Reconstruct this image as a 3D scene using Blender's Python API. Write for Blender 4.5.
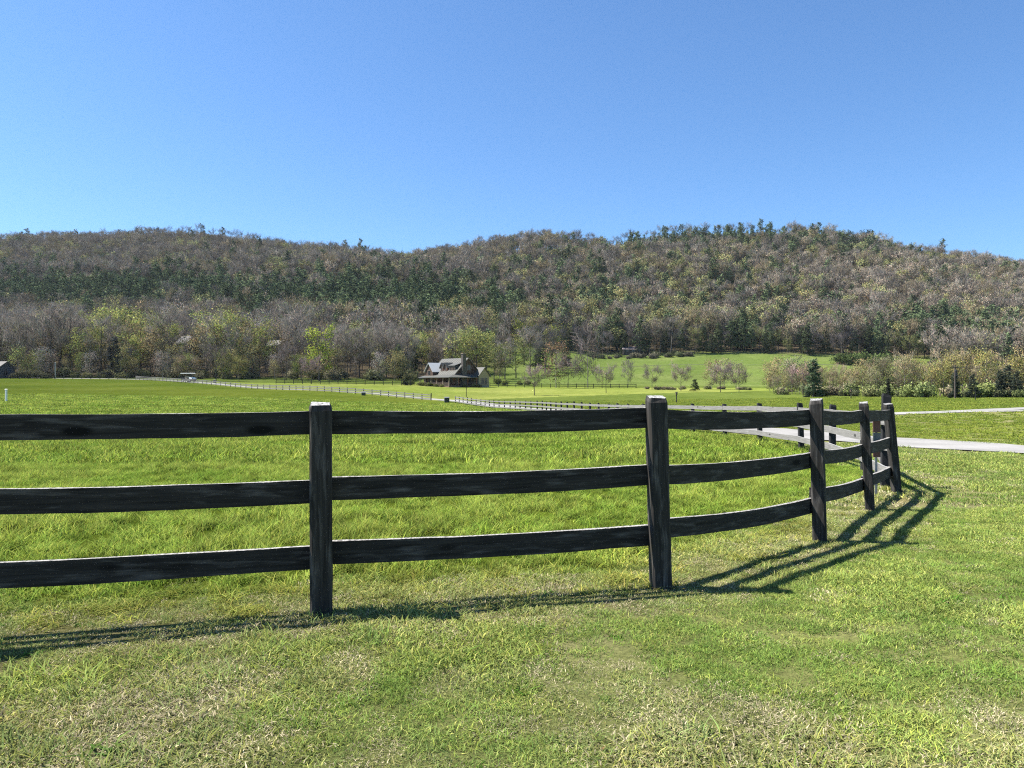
import bpy, math, random
import numpy as np
from mathutils import Vector

# ------------------------------------------------------------------ camera, sky, sun, exposure
for o in list(bpy.data.objects):
    bpy.data.objects.remove(o)
SC = bpy.context.scene
COL = SC.collection
EYE = 1.49
FPX = 750.0
cam_d = bpy.data.cameras.new("camera")
cam_d.sensor_fit = 'HORIZONTAL'
cam_d.sensor_width = 36.0
cam_d.lens = 36.0 * FPX / 1024.0
cam_d.clip_start = 0.05
cam_d.clip_end = 8000
cam = bpy.data.objects.new("camera", cam_d)
COL.objects.link(cam)
cam.location = (0, 0, EYE)
cam.rotation_euler = (math.radians(90), 0, 0)
SC.camera = cam

SUN_EL = math.radians(57)
SUN_DIR = math.radians(-8)            # bearing the light travels towards, from +X
w = bpy.data.worlds.new("World")
SC.world = w
w.use_nodes = True
wn = w.node_tree.nodes
sky = wn.new('ShaderNodeTexSky')
sky.sky_type = 'NISHITA'
sky.sun_disc = False
sky.sun_elevation = SUN_EL
sky.sun_rotation = math.radians(278)
sky.altitude = 300
sky.air_density = 1.0
sky.dust_density = 0.6
sky.ozone_density = 10.0
bg = wn['Background']
bg.inputs['Strength'].default_value = 0.0705
tintn = wn.new('ShaderNodeMix'); tintn.data_type = 'RGBA'; tintn.blend_type = 'MULTIPLY'
tintn.inputs[0].default_value = 1.0; tintn.inputs[7].default_value = (.86, 1.0, 1.03, 1)
w.node_tree.links.new(sky.outputs[0], tintn.inputs[6]); w.node_tree.links.new(tintn.outputs[2], bg.inputs['Color'])

sun_d = bpy.data.lights.new("sun", 'SUN')
sun_d.energy = 4.8
sun_d.angle = math.radians(0.53)
sun_d.color = (1.0, 0.95, 0.87)
sun = bpy.data.objects.new("sun", sun_d)
COL.objects.link(sun)
L = Vector((math.cos(SUN_DIR) * math.cos(SUN_EL), math.sin(SUN_DIR) * math.cos(SUN_EL), -math.sin(SUN_EL)))
sun.rotation_euler = L.to_track_quat('-Z', 'Y').to_euler()
sun.location = (-60, 10, 90)

SC.view_settings.view_transform = 'Standard'
SC.view_settings.look = 'None'
SC.view_settings.gamma = 1.0
SC.view_settings.exposure = 1.46
SC.view_settings.use_curve_mapping = False
SC.cycles.max_bounces = 5
SC.cycles.diffuse_bounces = 3
SC.cycles.transmission_bounces = 3
SC.cycles.transparent_max_bounces = 4
SC.cycles.use_denoising = False
SC.cycles.filter_width = 1.15
SC.cycles.adaptive_threshold = 0.005

HAZE = .00004
RNG = np.random.default_rng(7)
random.seed(7)

# ------------------------------------------------------------------ small helpers
def smooth(a, b, x):
    t = np.clip((np.asarray(x, float) - a) / (b - a), 0, 1)
    return t * t * (3 - 2 * t)

_NG = np.random.default_rng(3).random((256, 256))
def vnoise(x, y):
    x = np.asarray(x, float); y = np.asarray(y, float)
    xi = np.floor(x).astype(int); yi = np.floor(y).astype(int)
    fx = x - xi; fy = y - yi
    fx = fx * fx * (3 - 2 * fx); fy = fy * fy * (3 - 2 * fy)
    g = lambda a, b: _NG[a % 256, b % 256]
    return (g(xi, yi) * (1 - fx) + g(xi + 1, yi) * fx) * (1 - fy) + (g(xi, yi + 1) * (1 - fx) + g(xi + 1, yi + 1) * fx) * fy
def fbm(x, y, n=4):
    s = 0; a = .5
    for k in range(n):
        s = s + a * vnoise(x * 2 ** k + 17 * k, y * 2 ** k + 31 * k); a *= .5
    return s / (1 - .5 ** n)

def poly_dist(x, y, pl):
    d = np.full(np.shape(x), 1e9)
    for (ax, ay), (bx, by) in zip(pl[:-1], pl[1:]):
        vx, vy = bx - ax, by - ay
        t = np.clip(((x - ax) * vx + (y - ay) * vy) / (vx * vx + vy * vy), 0, 1)
        d = np.minimum(d, np.hypot(x - ax - t * vx, y - ay - t * vy))
    return d
def inside(x, y, pg):
    r = np.zeros(np.shape(x), bool)
    n = len(pg)
    for i in range(n):
        x1, y1 = pg[i]; x2, y2 = pg[(i + 1) % n]
        if y1 == y2: continue
        c = ((y1 > y) != (y2 > y)) & (x < (x2 - x1) * (y - y1) / (y2 - y1) + x1)
        r ^= c
    return r
def resample(pl, step):
    out = [pl[0]]
    pts = [np.array(p, float) for p in pl]
    acc = 0.0
    for a, b in zip(pts[:-1], pts[1:]):
        ln = np.linalg.norm(b - a); pos = step - acc
        while pos <= ln:
            out.append(tuple(a + (b - a) * pos / ln)); pos += step
        acc = ln - (pos - step)
    return out
def chaikin(pl, n=2):
    for _ in range(n):
        q = [pl[0]]
        for a, b in zip(pl[:-1], pl[1:]):
            q.append((a[0] * .75 + b[0] * .25, a[1] * .75 + b[1] * .25))
            q.append((a[0] * .25 + b[0] * .75, a[1] * .25 + b[1] * .75))
        q.append(pl[-1]); pl = q
    return pl
def at(px, d):
    return ((px - 512.0) / FPX * d, d)

# ------------------------------------------------------------------ terrain
U = [-500, 0, 60, 100, 150, 200, 250, 300, 350, 400, 440, 500, 550, 610, 640, 700, 760, 830, 870, 920, 980, 1024, 1500]
ROWS = {
    5:   dict([(0, 0.0)]),
    11:  dict([(0, -.06), (1024, -.09)]),
    20:  dict([(0, -.22), (700, -.26), (1024, -.3)]),
    30:  dict([(0, -.4), (700, -.5), (1024, -.38)]),
    45:  dict([(0, -.7), (600, -.9), (1024, -.5)]),
    70:  dict([(0, -.95), (300, -1.2), (500, -1.4), (700, -1.3), (900, -.8), (1024, -.7)]),
    110: dict([(0, -.5), (200, -1.0), (400, -1.9), (500, -2.1), (600, -1.9), (800, -1.1), (1024, -.7)]),
    150: dict([(0, .3), (200, -.1), (300, -.4), (430, -1.6), (500, -1.5), (600, -1.3), (800, -.9), (1024, -.7)]),
    190: dict([(0, 1.4), (200, .8), (250, .1), (330, .3), (430, -.1), (500, -.3), (700, -.4), (1024, -.6)]),
    235: dict([(0, 3.0), (100, 2.8), (200, 2.3), (300, 1.9), (400, 1.5), (450, 1.2), (500, .7), (600, .4), (800, .1), (1024, 0)]),
    262: dict([(0, 3.7), (200, 3.3), (300, 3.1), (400, 2.6), (500, 2.2), (600, 2.4), (700, 2.0), (800, 1.2), (1024, .6)]),
    300: dict([(0, 6.5), (400, 6.5), (500, 6), (600, 6.3), (700, 6.0), (800, 5), (900, 3.5), (1024, 2.5)]),
    400: dict([(0, 20), (400, 24), (500, 20), (600, 13.2), (700, 15.4), (800, 14.6), (900, 13), (1024, 12)]),
    500: dict([(0, 43), (200, 46), (400, 50), (500, 48), (600, 42), (700, 40), (900, 36), (1024, 34)]),
    650: dict([(0, 86), (200, 88), (400, 92), (500, 96), (600, 93), (700, 98), (900, 90), (1024, 80)]),
    800: dict([(0, 136), (200, 140), (350, 128), (400, 118), (440, 134), (500, 147), (550, 156), (610, 143), (640, 154), (700, 160), (760, 157), (830, 152), (870, 150), (920, 136), (980, 124), (1024, 121), (1500, 100)]),
    1000: dict([(-500, 160), (0, 190), (60, 194), (110, 186), (150, 194), (200, 195), (250, 186), (300, 172), (350, 173), (400, 158), (440, 140), (500, 125), (700, 120), (1024, 90), (1500, 70)]),
    1250: dict([(0, 130), (400, 100), (700, 80), (1024, 60)]),
    1800: dict([(0, 90), (1024, 40)]),
}
DK = np.array([0.5] + list(ROWS))
TK = np.zeros((len(DK), 401))
UF = np.linspace(-500, 1500, 401)
for i, r in enumerate(ROWS.values()):
    TK[i + 1] = np.interp(UF, list(r), list(r.values()))
SF = np.linspace(math.log(0.5), math.log(1800), 600)
TAB = np.array([np.interp(np.exp(SF), DK, TK[:, j]) for j in range(401)])          # u x s
def _blur(a, n, axis):
    k = np.hanning(2 * n + 3)[1:-1]; k /= k.sum()
    pad = [(0, 0), (0, 0)]; pad[axis] = (n, n)
    p = np.pad(a, pad, mode='edge')
    return np.apply_along_axis(lambda v: np.convolve(v, k, 'valid'), axis, p)
TAB = _blur(_blur(TAB, 4, 0), 7, 1)
def ground_z(x, y):
    x = np.asarray(x, float); y = np.asarray(y, float)
    d = np.maximum(y, 2.0)
    u = np.clip(512 + FPX * x / d, -500, 1500)
    s = np.clip(np.log(d), SF[0], SF[-1])
    fu = (u + 500) / 5.0; fs = (s - SF[0]) / (SF[1] - SF[0])
    iu = np.clip(fu.astype(int), 0, 399); js = np.clip(fs.astype(int), 0, 598)
    a = fu - iu; b = fs - js
    z = (TAB[iu, js] * (1 - a) * (1 - b) + TAB[iu + 1, js] * a * (1 - b) + TAB[iu, js + 1] * (1 - a) * b + TAB[iu + 1, js + 1] * a * b)
    rough = smooth(430, 600, d)
    z = z + rough * (fbm(x / 150 + 5, y / 150, 3) - .5) * 26 * (1 - .5 * smooth(720, 800, d))
    z = z + (fbm(x / 6.0, y / 6.0, 2) - .5) * .05 * smooth(3, 9, np.abs(y) + np.abs(x))
    return z
def gz(x, y):
    return float(ground_z(np.array([x]), np.array([y]))[0])

# ------------------------------------------------------------------ layout lines (world metres)
POSTS = [(-3.55, 4.20), (-1.24, 4.88), (1.093, 5.52), (2.98, 7.26), (4.43, 9.28), (5.64, 11.0)]
LINE_A = [at(885, 11.7), at(864.5, 14.0), at(832, 16.9), at(801.5, 19.8), at(760, 23.3), at(725, 27), at(693, 31), at(660, 35.5),
          at(626, 42), at(610, 47), at(593, 52.5), at(560, 66), at(540, 79), at(512, 94), at(480, 113), at(455, 130)]
LINE_B = [at(431, 142), at(380, 155), at(330, 167), at(290, 178), at(248, 191), at(200, 211), at(160, 232), at(134, 245)]
PASTURE = [(-60, -11.4)] + POSTS + [LINE_A[0]] + LINE_A[1:] + LINE_B + [at(60, 250), at(-250, 250)]
ROAD = chaikin([(60, 2), (32, 9.5), (20, 14.6), (13.7, 19.5), (12.05, 23.0), (11.2, 26.9), (10.3, 32), (9.9, 38)] +
               [(p[0] + 3.9, p[1] + 1.6) for p in LINE_A[8:]] + [(p[0] + 2.4, p[1] + 3.6) for p in LINE_B] + [at(60, 252), at(10, 258), at(-200, 262)])
ROAD2 = chaikin([(9.9, 37), (13, 46), (20, 52), (27.5, 54.5), (34.5, 58.5), (44, 65), (62, 78), (95, 98)])
ROAD3 = chaikin([(33, 57.6), (38, 58.6), (48, 60.5), (64, 63), (100, 66)])
FENCE_NEAR = [(-60, -11.4)] + POSTS

# ------------------------------------------------------------------ materials
def new_mat(name):
    m = bpy.data.materials.new(name); m.use_nodes = True
    nt = m.node_tree; nt.nodes.clear()
    out = nt.nodes.new('ShaderNodeOutputMaterial')
    return m, nt, out
def N(nt, t, **kw):
    n = nt.nodes.new(t)
    for k, v in kw.items():
        if k.startswith('i_'):
            n.inputs[k[2:].replace('_', ' ')].default_value = v
        else:
            setattr(n, k, v)
    return n
def ramp(nt, fac, stops):
    r = nt.nodes.new('ShaderNodeValToRGB')
    e = r.color_ramp.elements
    while len(e) < len(stops): e.new(.5)
    for k, (p, c) in enumerate(stops):
        e[k].position = p; e[k].color = (*c, 1)
    nt.links.new(fac, r.inputs[0]); return r.outputs[0]
def mixc(nt, fac, a, b, mode='MIX'):
    m = nt.nodes.new('ShaderNodeMix'); m.data_type = 'RGBA'; m.blend_type = mode
    for s, v in ((0, fac), (6, a), (7, b)):
        if isinstance(v, (int, float)): m.inputs[s].default_value = v
        elif isinstance(v, tuple): m.inputs[s].default_value = (*v, 1)
        else: nt.links.new(v, m.inputs[s])
    return m.outputs[2]
def noise(nt, vec, scale, detail=3, rough=.55, dist=0):
    n = N(nt, 'ShaderNodeTexNoise'); n.inputs['Scale'].default_value = scale; n.inputs['Detail'].default_value = detail
    n.inputs['Roughness'].default_value = rough; n.inputs['Distortion'].default_value = dist
    if vec is not None: nt.links.new(vec, n.inputs['Vector'])
    return n.outputs[0]
def plain(name, c, rough=.7, var=.25, scale=6, metal=0, spec=.3, bump=0.0):
    m, nt, out = new_mat(name)
    tc = N(nt, 'ShaderNodeTexCoord').outputs['Object']
    nz = noise(nt, tc, scale, 4)
    col = ramp(nt, nz, [(.25, tuple(x * (1 - var) for x in c)), (.75, tuple(min(1, x * (1 + var)) for x in c))])
    b = N(nt, 'ShaderNodeBsdfPrincipled'); b.inputs['Roughness'].default_value = rough; b.inputs['Metallic'].default_value = metal
    b.inputs['Specular IOR Level'].default_value = spec
    nt.links.new(col, b.inputs['Base Color'])
    if bump:
        bp = N(nt, 'ShaderNodeBump'); bp.inputs['Strength'].default_value = bump; bp.inputs['Distance'].default_value = .02
        nt.links.new(noise(nt, tc, scale * 4, 4), bp.inputs['Height']); nt.links.new(bp.outputs[0], b.inputs['Normal'])
    nt.links.new(b.outputs[0], out.inputs[0])
    return m

def foliage(name, source, transl=.3, rough=.7, lift=0.0, crown=False):
    """source: 'INSTANCER' (tint attribute of the scattered points) or 'OBJECT' (the object's own colour)."""
    m, nt, out = new_mat(name)
    if source == 'INSTANCER':
        a = N(nt, 'ShaderNodeAttribute', attribute_type='INSTANCER', attribute_name='tint').outputs['Color']
    else:
        a = N(nt, 'ShaderNodeObjectInfo').outputs['Color']
    v = N(nt, 'ShaderNodeAttribute', attribute_type='GEOMETRY', attribute_name='vary').outputs['Color']
    col = mixc(nt, 1.0, a, v, 'MULTIPLY')
    d = N(nt, 'ShaderNodeBsdfDiffuse'); d.inputs['Roughness'].default_value = rough
    nt.links.new(col, d.inputs['Color'])
    if lift:
        ge = N(nt, 'ShaderNodeNewGeometry').outputs['Normal']
        ad = N(nt, 'ShaderNodeVectorMath', operation='ADD'); nt.links.new(ge, ad.inputs[0]); ad.inputs[1].default_value = (0, 0, lift)
        nm = N(nt, 'ShaderNodeVectorMath', operation='NORMALIZE'); nt.links.new(ad.outputs[0], nm.inputs[0]); nt.links.new(nm.outputs[0], d.inputs['Normal'])
    if crown:
        ge = N(nt, 'ShaderNodeNewGeometry').outputs['Normal']
        oa = N(nt, 'ShaderNodeAttribute', attribute_type='GEOMETRY', attribute_name='outw').outputs['Vector']
        vt = N(nt, 'ShaderNodeVectorTransform', vector_type='VECTOR', convert_from='OBJECT', convert_to='WORLD'); nt.links.new(oa, vt.inputs[0])
        vn = N(nt, 'ShaderNodeVectorMath', operation='NORMALIZE'); nt.links.new(vt.outputs[0], vn.inputs[0])
        sc_ = N(nt, 'ShaderNodeVectorMath', operation='SCALE'); sc_.inputs['Scale'].default_value = 1.25; nt.links.new(vn.outputs[0], sc_.inputs[0])
        ad = N(nt, 'ShaderNodeVectorMath', operation='ADD'); nt.links.new(ge, ad.inputs[0]); nt.links.new(sc_.outputs[0], ad.inputs[1])
        nm = N(nt, 'ShaderNodeVectorMath', operation='NORMALIZE'); nt.links.new(ad.outputs[0], nm.inputs[0]); nt.links.new(nm.outputs[0], d.inputs['Normal'])
    t = N(nt, 'ShaderNodeBsdfTranslucent'); nt.links.new(col, t.inputs['Color'])
    ms = N(nt, 'ShaderNodeMixShader'); ms.inputs[0].default_value = transl
    nt.links.new(d.outputs[0], ms.inputs[1]); nt.links.new(t.outputs[0], ms.inputs[2])
    nt.links.new(ms.outputs[0], out.inputs[0])
    return m

def wood(name, dark, light, bleach, streak=.5, top=True):
    m, nt, out = new_mat(name)
    tc = N(nt, 'ShaderNodeTexCoord').outputs['Object']
    oi = N(nt, 'ShaderNodeObjectInfo').outputs['Random']
    add = N(nt, 'ShaderNodeVectorMath', operation='ADD'); nt.links.new(tc, add.inputs[0])
    mul = N(nt, 'ShaderNodeMath', operation='MULTIPLY'); mul.inputs[1].default_value = 37.0; nt.links.new(oi, mul.inputs[0])
    nt.links.new(mul.outputs[0], add.inputs[1])
    mp = N(nt, 'ShaderNodeMapping'); mp.inputs['Scale'].default_value = (1.2, 26, 26); nt.links.new(add.outputs[0], mp.inputs['Vector'])
    g = noise(nt, mp.outputs[0], 1.5, 8, .7, .5)
    mp2 = N(nt, 'ShaderNodeMapping'); mp2.inputs['Scale'].default_value = (2.2, 16, 16); nt.links.new(add.outputs[0], mp2.inputs['Vector'])
    g2 = noise(nt, mp2.outputs[0], 1.6, 5, .6)
    col = ramp(nt, g, [(.3, dark), (.7, light)])
    w2 = ramp(nt, g2, [(.52, (0, 0, 0)), (.8, (streak, streak, streak))])
    col = mixc(nt, w2, col, bleach)
    vo = N(nt, 'ShaderNodeTexVoronoi'); vo.inputs['Scale'].default_value = 1.7
    mp3 = N(nt, 'ShaderNodeMapping'); mp3.inputs['Scale'].default_value = (.8, 2.4, 2.4); nt.links.new(add.outputs[0], mp3.inputs['Vector'])
    nt.links.new(mp3.outputs[0], vo.inputs['Vector'])
    kn = ramp(nt, vo.outputs['Distance'], [(.09, (1, 1, 1)), (.15, (0, 0, 0))])
    col = mixc(nt, kn, col, tuple(x * .4 for x in dark))
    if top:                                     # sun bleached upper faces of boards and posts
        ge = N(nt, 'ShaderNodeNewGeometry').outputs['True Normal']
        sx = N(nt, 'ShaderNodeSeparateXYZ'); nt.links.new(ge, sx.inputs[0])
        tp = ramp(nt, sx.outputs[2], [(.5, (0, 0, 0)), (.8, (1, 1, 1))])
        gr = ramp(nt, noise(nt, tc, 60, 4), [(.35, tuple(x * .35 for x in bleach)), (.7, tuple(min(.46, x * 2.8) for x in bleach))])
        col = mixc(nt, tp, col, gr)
    b = N(nt, 'ShaderNodeBsdfPrincipled'); b.inputs['Roughness'].default_value = .8; b.inputs['Specular IOR Level'].default_value = .25
    nt.links.new(col, b.inputs['Base Color'])
    bp = N(nt, 'ShaderNodeBump'); bp.inputs['Strength'].default_value = .6; bp.inputs['Distance'].default_value = .006
    nt.links.new(g, bp.inputs['Height']); nt.links.new(bp.outputs[0], b.inputs['Normal'])
    nt.links.new(b.outputs[0], out.inputs[0])
    return m

def ground_mat():
    m, nt, out = new_mat("ground_cover")
    tone = N(nt, 'ShaderNodeAttribute', attribute_type='GEOMETRY', attribute_name='tone').outputs['Color']
    pos = N(nt, 'ShaderNodeTexCoord').outputs['Object']
    n1 = noise(nt, pos, .05, 5); n2 = noise(nt, pos, .7, 5, .65); n3 = noise(nt, pos, 26, 8, .8)
    c = mixc(nt, 1.0, tone, ramp(nt, n1, [(.3, (.8, .84, .75)), (.7, (1.2, 1.16, 1.2))]), 'MULTIPLY')
    c = mixc(nt, 1.0, c, ramp(nt, n2, [(.3, (.68, .72, .65)), (.7, (1.32, 1.28, 1.25))]), 'MULTIPLY')
    c = mixc(nt, 1.0, c, ramp(nt, n3, [(.32, (.45, .45, .45)), (.7, (1.55, 1.5, 1.4))]), 'MULTIPLY')
    b = N(nt, 'ShaderNodeBsdfDiffuse'); b.inputs['Roughness'].default_value = 1.0
    nt.links.new(c, b.inputs['Color'])
    bp = N(nt, 'ShaderNodeBump'); bp.inputs['Strength'].default_value = .7; bp.inputs['Distance'].default_value = .06
    nt.links.new(n3, bp.inputs['Height']); nt.links.new(bp.outputs[0], b.inputs['Normal'])
    nt.links.new(b.outputs[0], out.inputs[0])
    return m

def road_mat():
    m, nt, out = new_mat("pale_gravel")
    pos = N(nt, 'ShaderNodeTexCoord').outputs['Object']
    n1 = noise(nt, pos, .6, 5); n2 = noise(nt, pos, 22, 4, .7)
    c = ramp(nt, n1, [(.3, (.2, .195, .187)), (.7, (.3, .294, .283))])
    c = mixc(nt, 1.0, c, ramp(nt, n2, [(.3, (.75, .75, .75)), (.7, (1.15, 1.15, 1.15))]), 'MULTIPLY')
    b = N(nt, 'ShaderNodeBsdfDiffuse'); nt.links.new(c, b.inputs['Color']); nt.links.new(b.outputs[0], out.inputs[0])
    return m

M_GROUND = ground_mat()
M_ROAD = road_mat()
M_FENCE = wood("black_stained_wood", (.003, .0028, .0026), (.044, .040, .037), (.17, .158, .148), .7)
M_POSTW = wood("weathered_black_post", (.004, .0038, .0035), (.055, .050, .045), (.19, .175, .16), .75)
M_GREYW = wood("grey_weathered_board", (.12, .115, .108), (.26, .25, .235), (.34, .325, .305), .5)
M_DARKW = plain("dark_fence_wood", (.02, .02, .022), .85)
M_GRASS = foliage("grass_blade", 'INSTANCER', .3, .7, .9)
M_WOODS = foliage("woods_foliage", 'INSTANCER', .08, crown=True)
M_CROWN = foliage("crown_foliage", 'OBJECT', .2, crown=True)
M_BARK = plain("bark", (.075, .062, .052), .9, .35, 3)
M_PALEBARK = plain("pale_bark", (.2, .18, .16), .9, .35, 3)

# ------------------------------------------------------------------ object helpers
def mesh_np(name, V, F, mats=(), vary=None, matidx=None, smooth_=False, outw=None):
    V = np.asarray(V, np.float32).reshape(-1, 3); F = np.asarray(F, np.int32)
    me = bpy.data.meshes.new(name)
    k = F.shape[1]
    me.vertices.add(len(V)); me.vertices.foreach_set('co', V.ravel())
    me.loops.add(F.size); me.loops.foreach_set('vertex_index', F.ravel())
    me.polygons.add(len(F)); me.polygons.foreach_set('loop_start', np.arange(0, F.size, k, dtype=np.int32))
    for m in mats: me.materials.append(m)
    if matidx is not None: me.polygons.foreach_set('material_index', np.asarray(matidx, np.int32))
    me.polygons.foreach_set('use_smooth', np.full(len(F), smooth_, bool))
    me.update(calc_edges=True)
    if vary is not None:
        at_ = me.attributes.new('vary', 'FLOAT_COLOR', 'FACE' if len(vary) == len(F) else 'POINT')
        c = np.ones((len(vary), 4), np.float32); c[:, :3] = np.asarray(vary, np.float32).reshape(len(vary), -1)
        at_.data.foreach_set('color', c.ravel())
    if outw is not None:
        me.attributes.new('outw', 'FLOAT_VECTOR', 'FACE').data.foreach_set('vector', np.asarray(outw, np.float32).ravel())
    return me
def outward(V, F):
    c = V[F].mean(1); lo, hi = np.percentile(c, 3, axis=0), np.percentile(c, 97, axis=0); m = (lo + hi) / 2; m[2] = lo[2] + .35 * (hi[2] - lo[2])
    q = (c - m) / np.maximum((hi - lo) / 2, .1)
    return q / (np.linalg.norm(q, axis=1)[:, None] + 1e-6)

class MB:
    def __init__(s): s.v = []; s.f = []
    def add(s, v, f):
        n = len(s.v); s.v += [tuple(p) for p in v]; s.f += [tuple(i + n for i in q) for q in f]; return s
    def box(s, x0, x1, y0, y1, z0, z1):
        return s.add([(x0, y0, z0), (x1, y0, z0), (x1, y1, z0), (x0, y1, z0), (x0, y0, z1), (x1, y0, z1), (x1, y1, z1), (x0, y1, z1)],
                     [(0, 3, 2, 1), (4, 5, 6, 7), (0, 1, 5, 4), (1, 2, 6, 5), (2, 3, 7, 6), (3, 0, 4, 7)])
    def slab(s, quad, t):
        """a sloping slab: quad of 4 points (counter-clockwise from above) with thickness t downwards"""
        lo = [(p[0], p[1], p[2] - t) for p in quad]
        n = len(quad)
        return s.add(list(quad) + lo, [tuple(range(n)), tuple(range(2 * n - 1, n - 1, -1))] + [(i, i + n, (i + 1) % n + n, (i + 1) % n) for i in range(n)])
    def prism(s, poly, axis, a, b):
        """polygon of (p,z) extruded along 'x' or 'y' from a to b"""
        f = (lambda p, q: (q, p[0], p[1])) if axis == 'x' else (lambda p, q: (p[0], q, p[1]))
        n = len(poly)
        return s.add([f(p, a) for p in poly] + [f(p, b) for p in poly],
                     [tuple(range(n)), tuple(range(2 * n - 1, n - 1, -1))] + [(i, i + n, (i + 1) % n + n, (i + 1) % n) for i in range(n)])
    def tube(s, pts, rad, n=7):
        rings = []
        for i, p in enumerate(pts):
            p = Vector(p)
            a = Vector(pts[max(0, i - 1)]); b = Vector(pts[min(len(pts) - 1, i + 1)])
            t = (b - a).normalized()
            u = t.orthogonal().normalized(); v_ = t.cross(u)
            base = len(s.v)
            for k in range(n):
                an = 2 * math.pi * k / n
                s.v.append(tuple(p + (u * math.cos(an) + v_ * math.sin(an)) * rad[i]))
            rings.append(base)
        for r0, r1 in zip(rings[:-1], rings[1:]):
            for k in range(n):
                s.f.append((r0 + k, r0 + (k + 1) % n, r1 + (k + 1) % n, r1 + k))
        s.f.append(tuple(rings[0] + k for k in reversed(range(n)))); s.f.append(tuple(rings[-1] + k for k in range(n)))
        return s
    def mesh(s, name, m, smooth_=False):
        me = bpy.data.meshes.new(name); me.from_pydata(s.v, [], s.f); me.materials.append(m)
        import bmesh
        bm = bmesh.new(); bm.from_mesh(me); bmesh.ops.recalc_face_normals(bm, faces=bm.faces); bm.to_mesh(me); bm.free()
        if smooth_:
            for p in me.polygons: p.use_smooth = True
        return me
    def build(s, name, m, parent=None, smooth_=False):
        return link(name, s.mesh(name, m, smooth_), parent)

def link(name, data, parent=None):
    o = bpy.data.objects.new(name, data); COL.objects.link(o)
    if parent is not None: o.parent = parent
    return o
def tag(o, label=None, cat=None, group=None, kind=None):
    if label: o['label'] = label
    if cat: o['category'] = cat
    if group: o['group'] = group
    if kind: o['kind'] = kind
    return o
def thing(name, loc, rz=0, label=None, cat=None, group=None):
    o = bpy.data.objects.new(name, None); COL.objects.link(o)
    o.location = loc; o.rotation_euler = (0, 0, rz); o.empty_display_size = .5
    return tag(o, label, cat, group)

# ------------------------------------------------------------------ ground, hills, roads
def axis(parts):
    out = []
    for a, b, st in parts:
        out += list(np.arange(a, b - 1e-6, st))
    out.append(parts[-1][1]); return np.array(out)
GX = axis([(-1500, -260, 20), (-260, -40, 2.5), (-40, 40, .5), (40, 260, 2.5), (260, 1500, 20)])
GY = axis([(-250, -10, 20), (-10, 2, 2), (2, 40, .5), (40, 130, 1), (130, 430, 2), (430, 1000, 10), (1000, 1800, 40)])
XX, YY = np.meshgrid(GX, GY)
ZZ = ground_z(XX, YY)
past = inside(XX, YY, PASTURE)
uu = 512 + FPX * XX / np.maximum(YY, 1)
tone = np.zeros(XX.shape + (3,))
tone[:] = (.105, .14, .032)                                       # hay field and generic grass
nz = fbm(XX / 3, YY / 3, 4); nzb = fbm(XX / 28 + 3, YY / 28 + 9, 4)
def put(mask, c):
    mk = np.clip(np.asarray(mask, float), 0, 1)[..., None]
    tone[:] = tone * (1 - mk) + np.array(c) * mk
lawn = (~past) & (YY < 60)
put(lawn, (.16, .175, .07)); put(lawn * smooth(.55, .68, nz) * .6, (.25, .22, .14))
put(past, (.10, .138, .02)); put(past * smooth(.5, .7, nzb) * .5, (.135, .16, .028))
dfn = poly_dist(XX, YY, FENCE_NEAR)
put((1 - smooth(.2, .75, dfn)) * .7 * (YY < 14), (.17, .15, .075))
# mown lime-green lawn round the log house and along the sapling row
s_line = (XX + 2) / 72.0
lime = (YY > 150 + 50 * np.clip(s_line, -.4, 1.2)) & (YY < 232) & (~past) & (uu > 195) & (uu < 930)
put(lime * .9, (.19, .235, .05)); put(lime * smooth(.45, .7, nzb) * .5, (.26, .27, .085))
med = smooth(238, 250, YY) * (1 - smooth(400, 425, YY)) * smooth(480, 530, uu) * (1 - smooth(900, 960, uu))
put(med, (.115, .16, .042)); put(med * smooth(.5, .7, nzb) * .5, (.145, .175, .06))
wd = np.maximum(smooth(262, 275, YY) * (1 - smooth(470, 500, uu)), smooth(405, 425, YY))
wd = np.maximum(wd, smooth(150, 160, YY) * (1 - smooth(300, 320, YY)) * smooth(960, 1000, uu))
put(wd, (.085, .07, .05))
idx = np.arange(XX.size).reshape(XX.shape)
Q = np.stack([idx[:-1, :-1], idx[:-1, 1:], idx[1:, 1:], idx[1:, :-1]], -1)
Vall = np.stack([XX, YY, ZZ], -1).reshape(-1, 3); Tall = tone.reshape(-1, 3)
split = int(np.searchsorted(GY, 425))
def sheet(name, rows):
    F = Q[rows].reshape(-1, 4); used = np.unique(F); mp = np.full(len(Vall), -1); mp[used] = np.arange(len(used))
    me = mesh_np(name, Vall[used], mp[F], [M_GROUND], smooth_=True)
    a = me.attributes.new('tone', 'FLOAT_COLOR', 'POINT')
    c = np.ones((len(used), 4), np.float32); c[:, :3] = Tall[used]; a.data.foreach_set('color', c.ravel())
    return tag(link(name, me), kind='structure')
sheet("ground", slice(0, split)); sheet("hills", slice(split, None))

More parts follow.
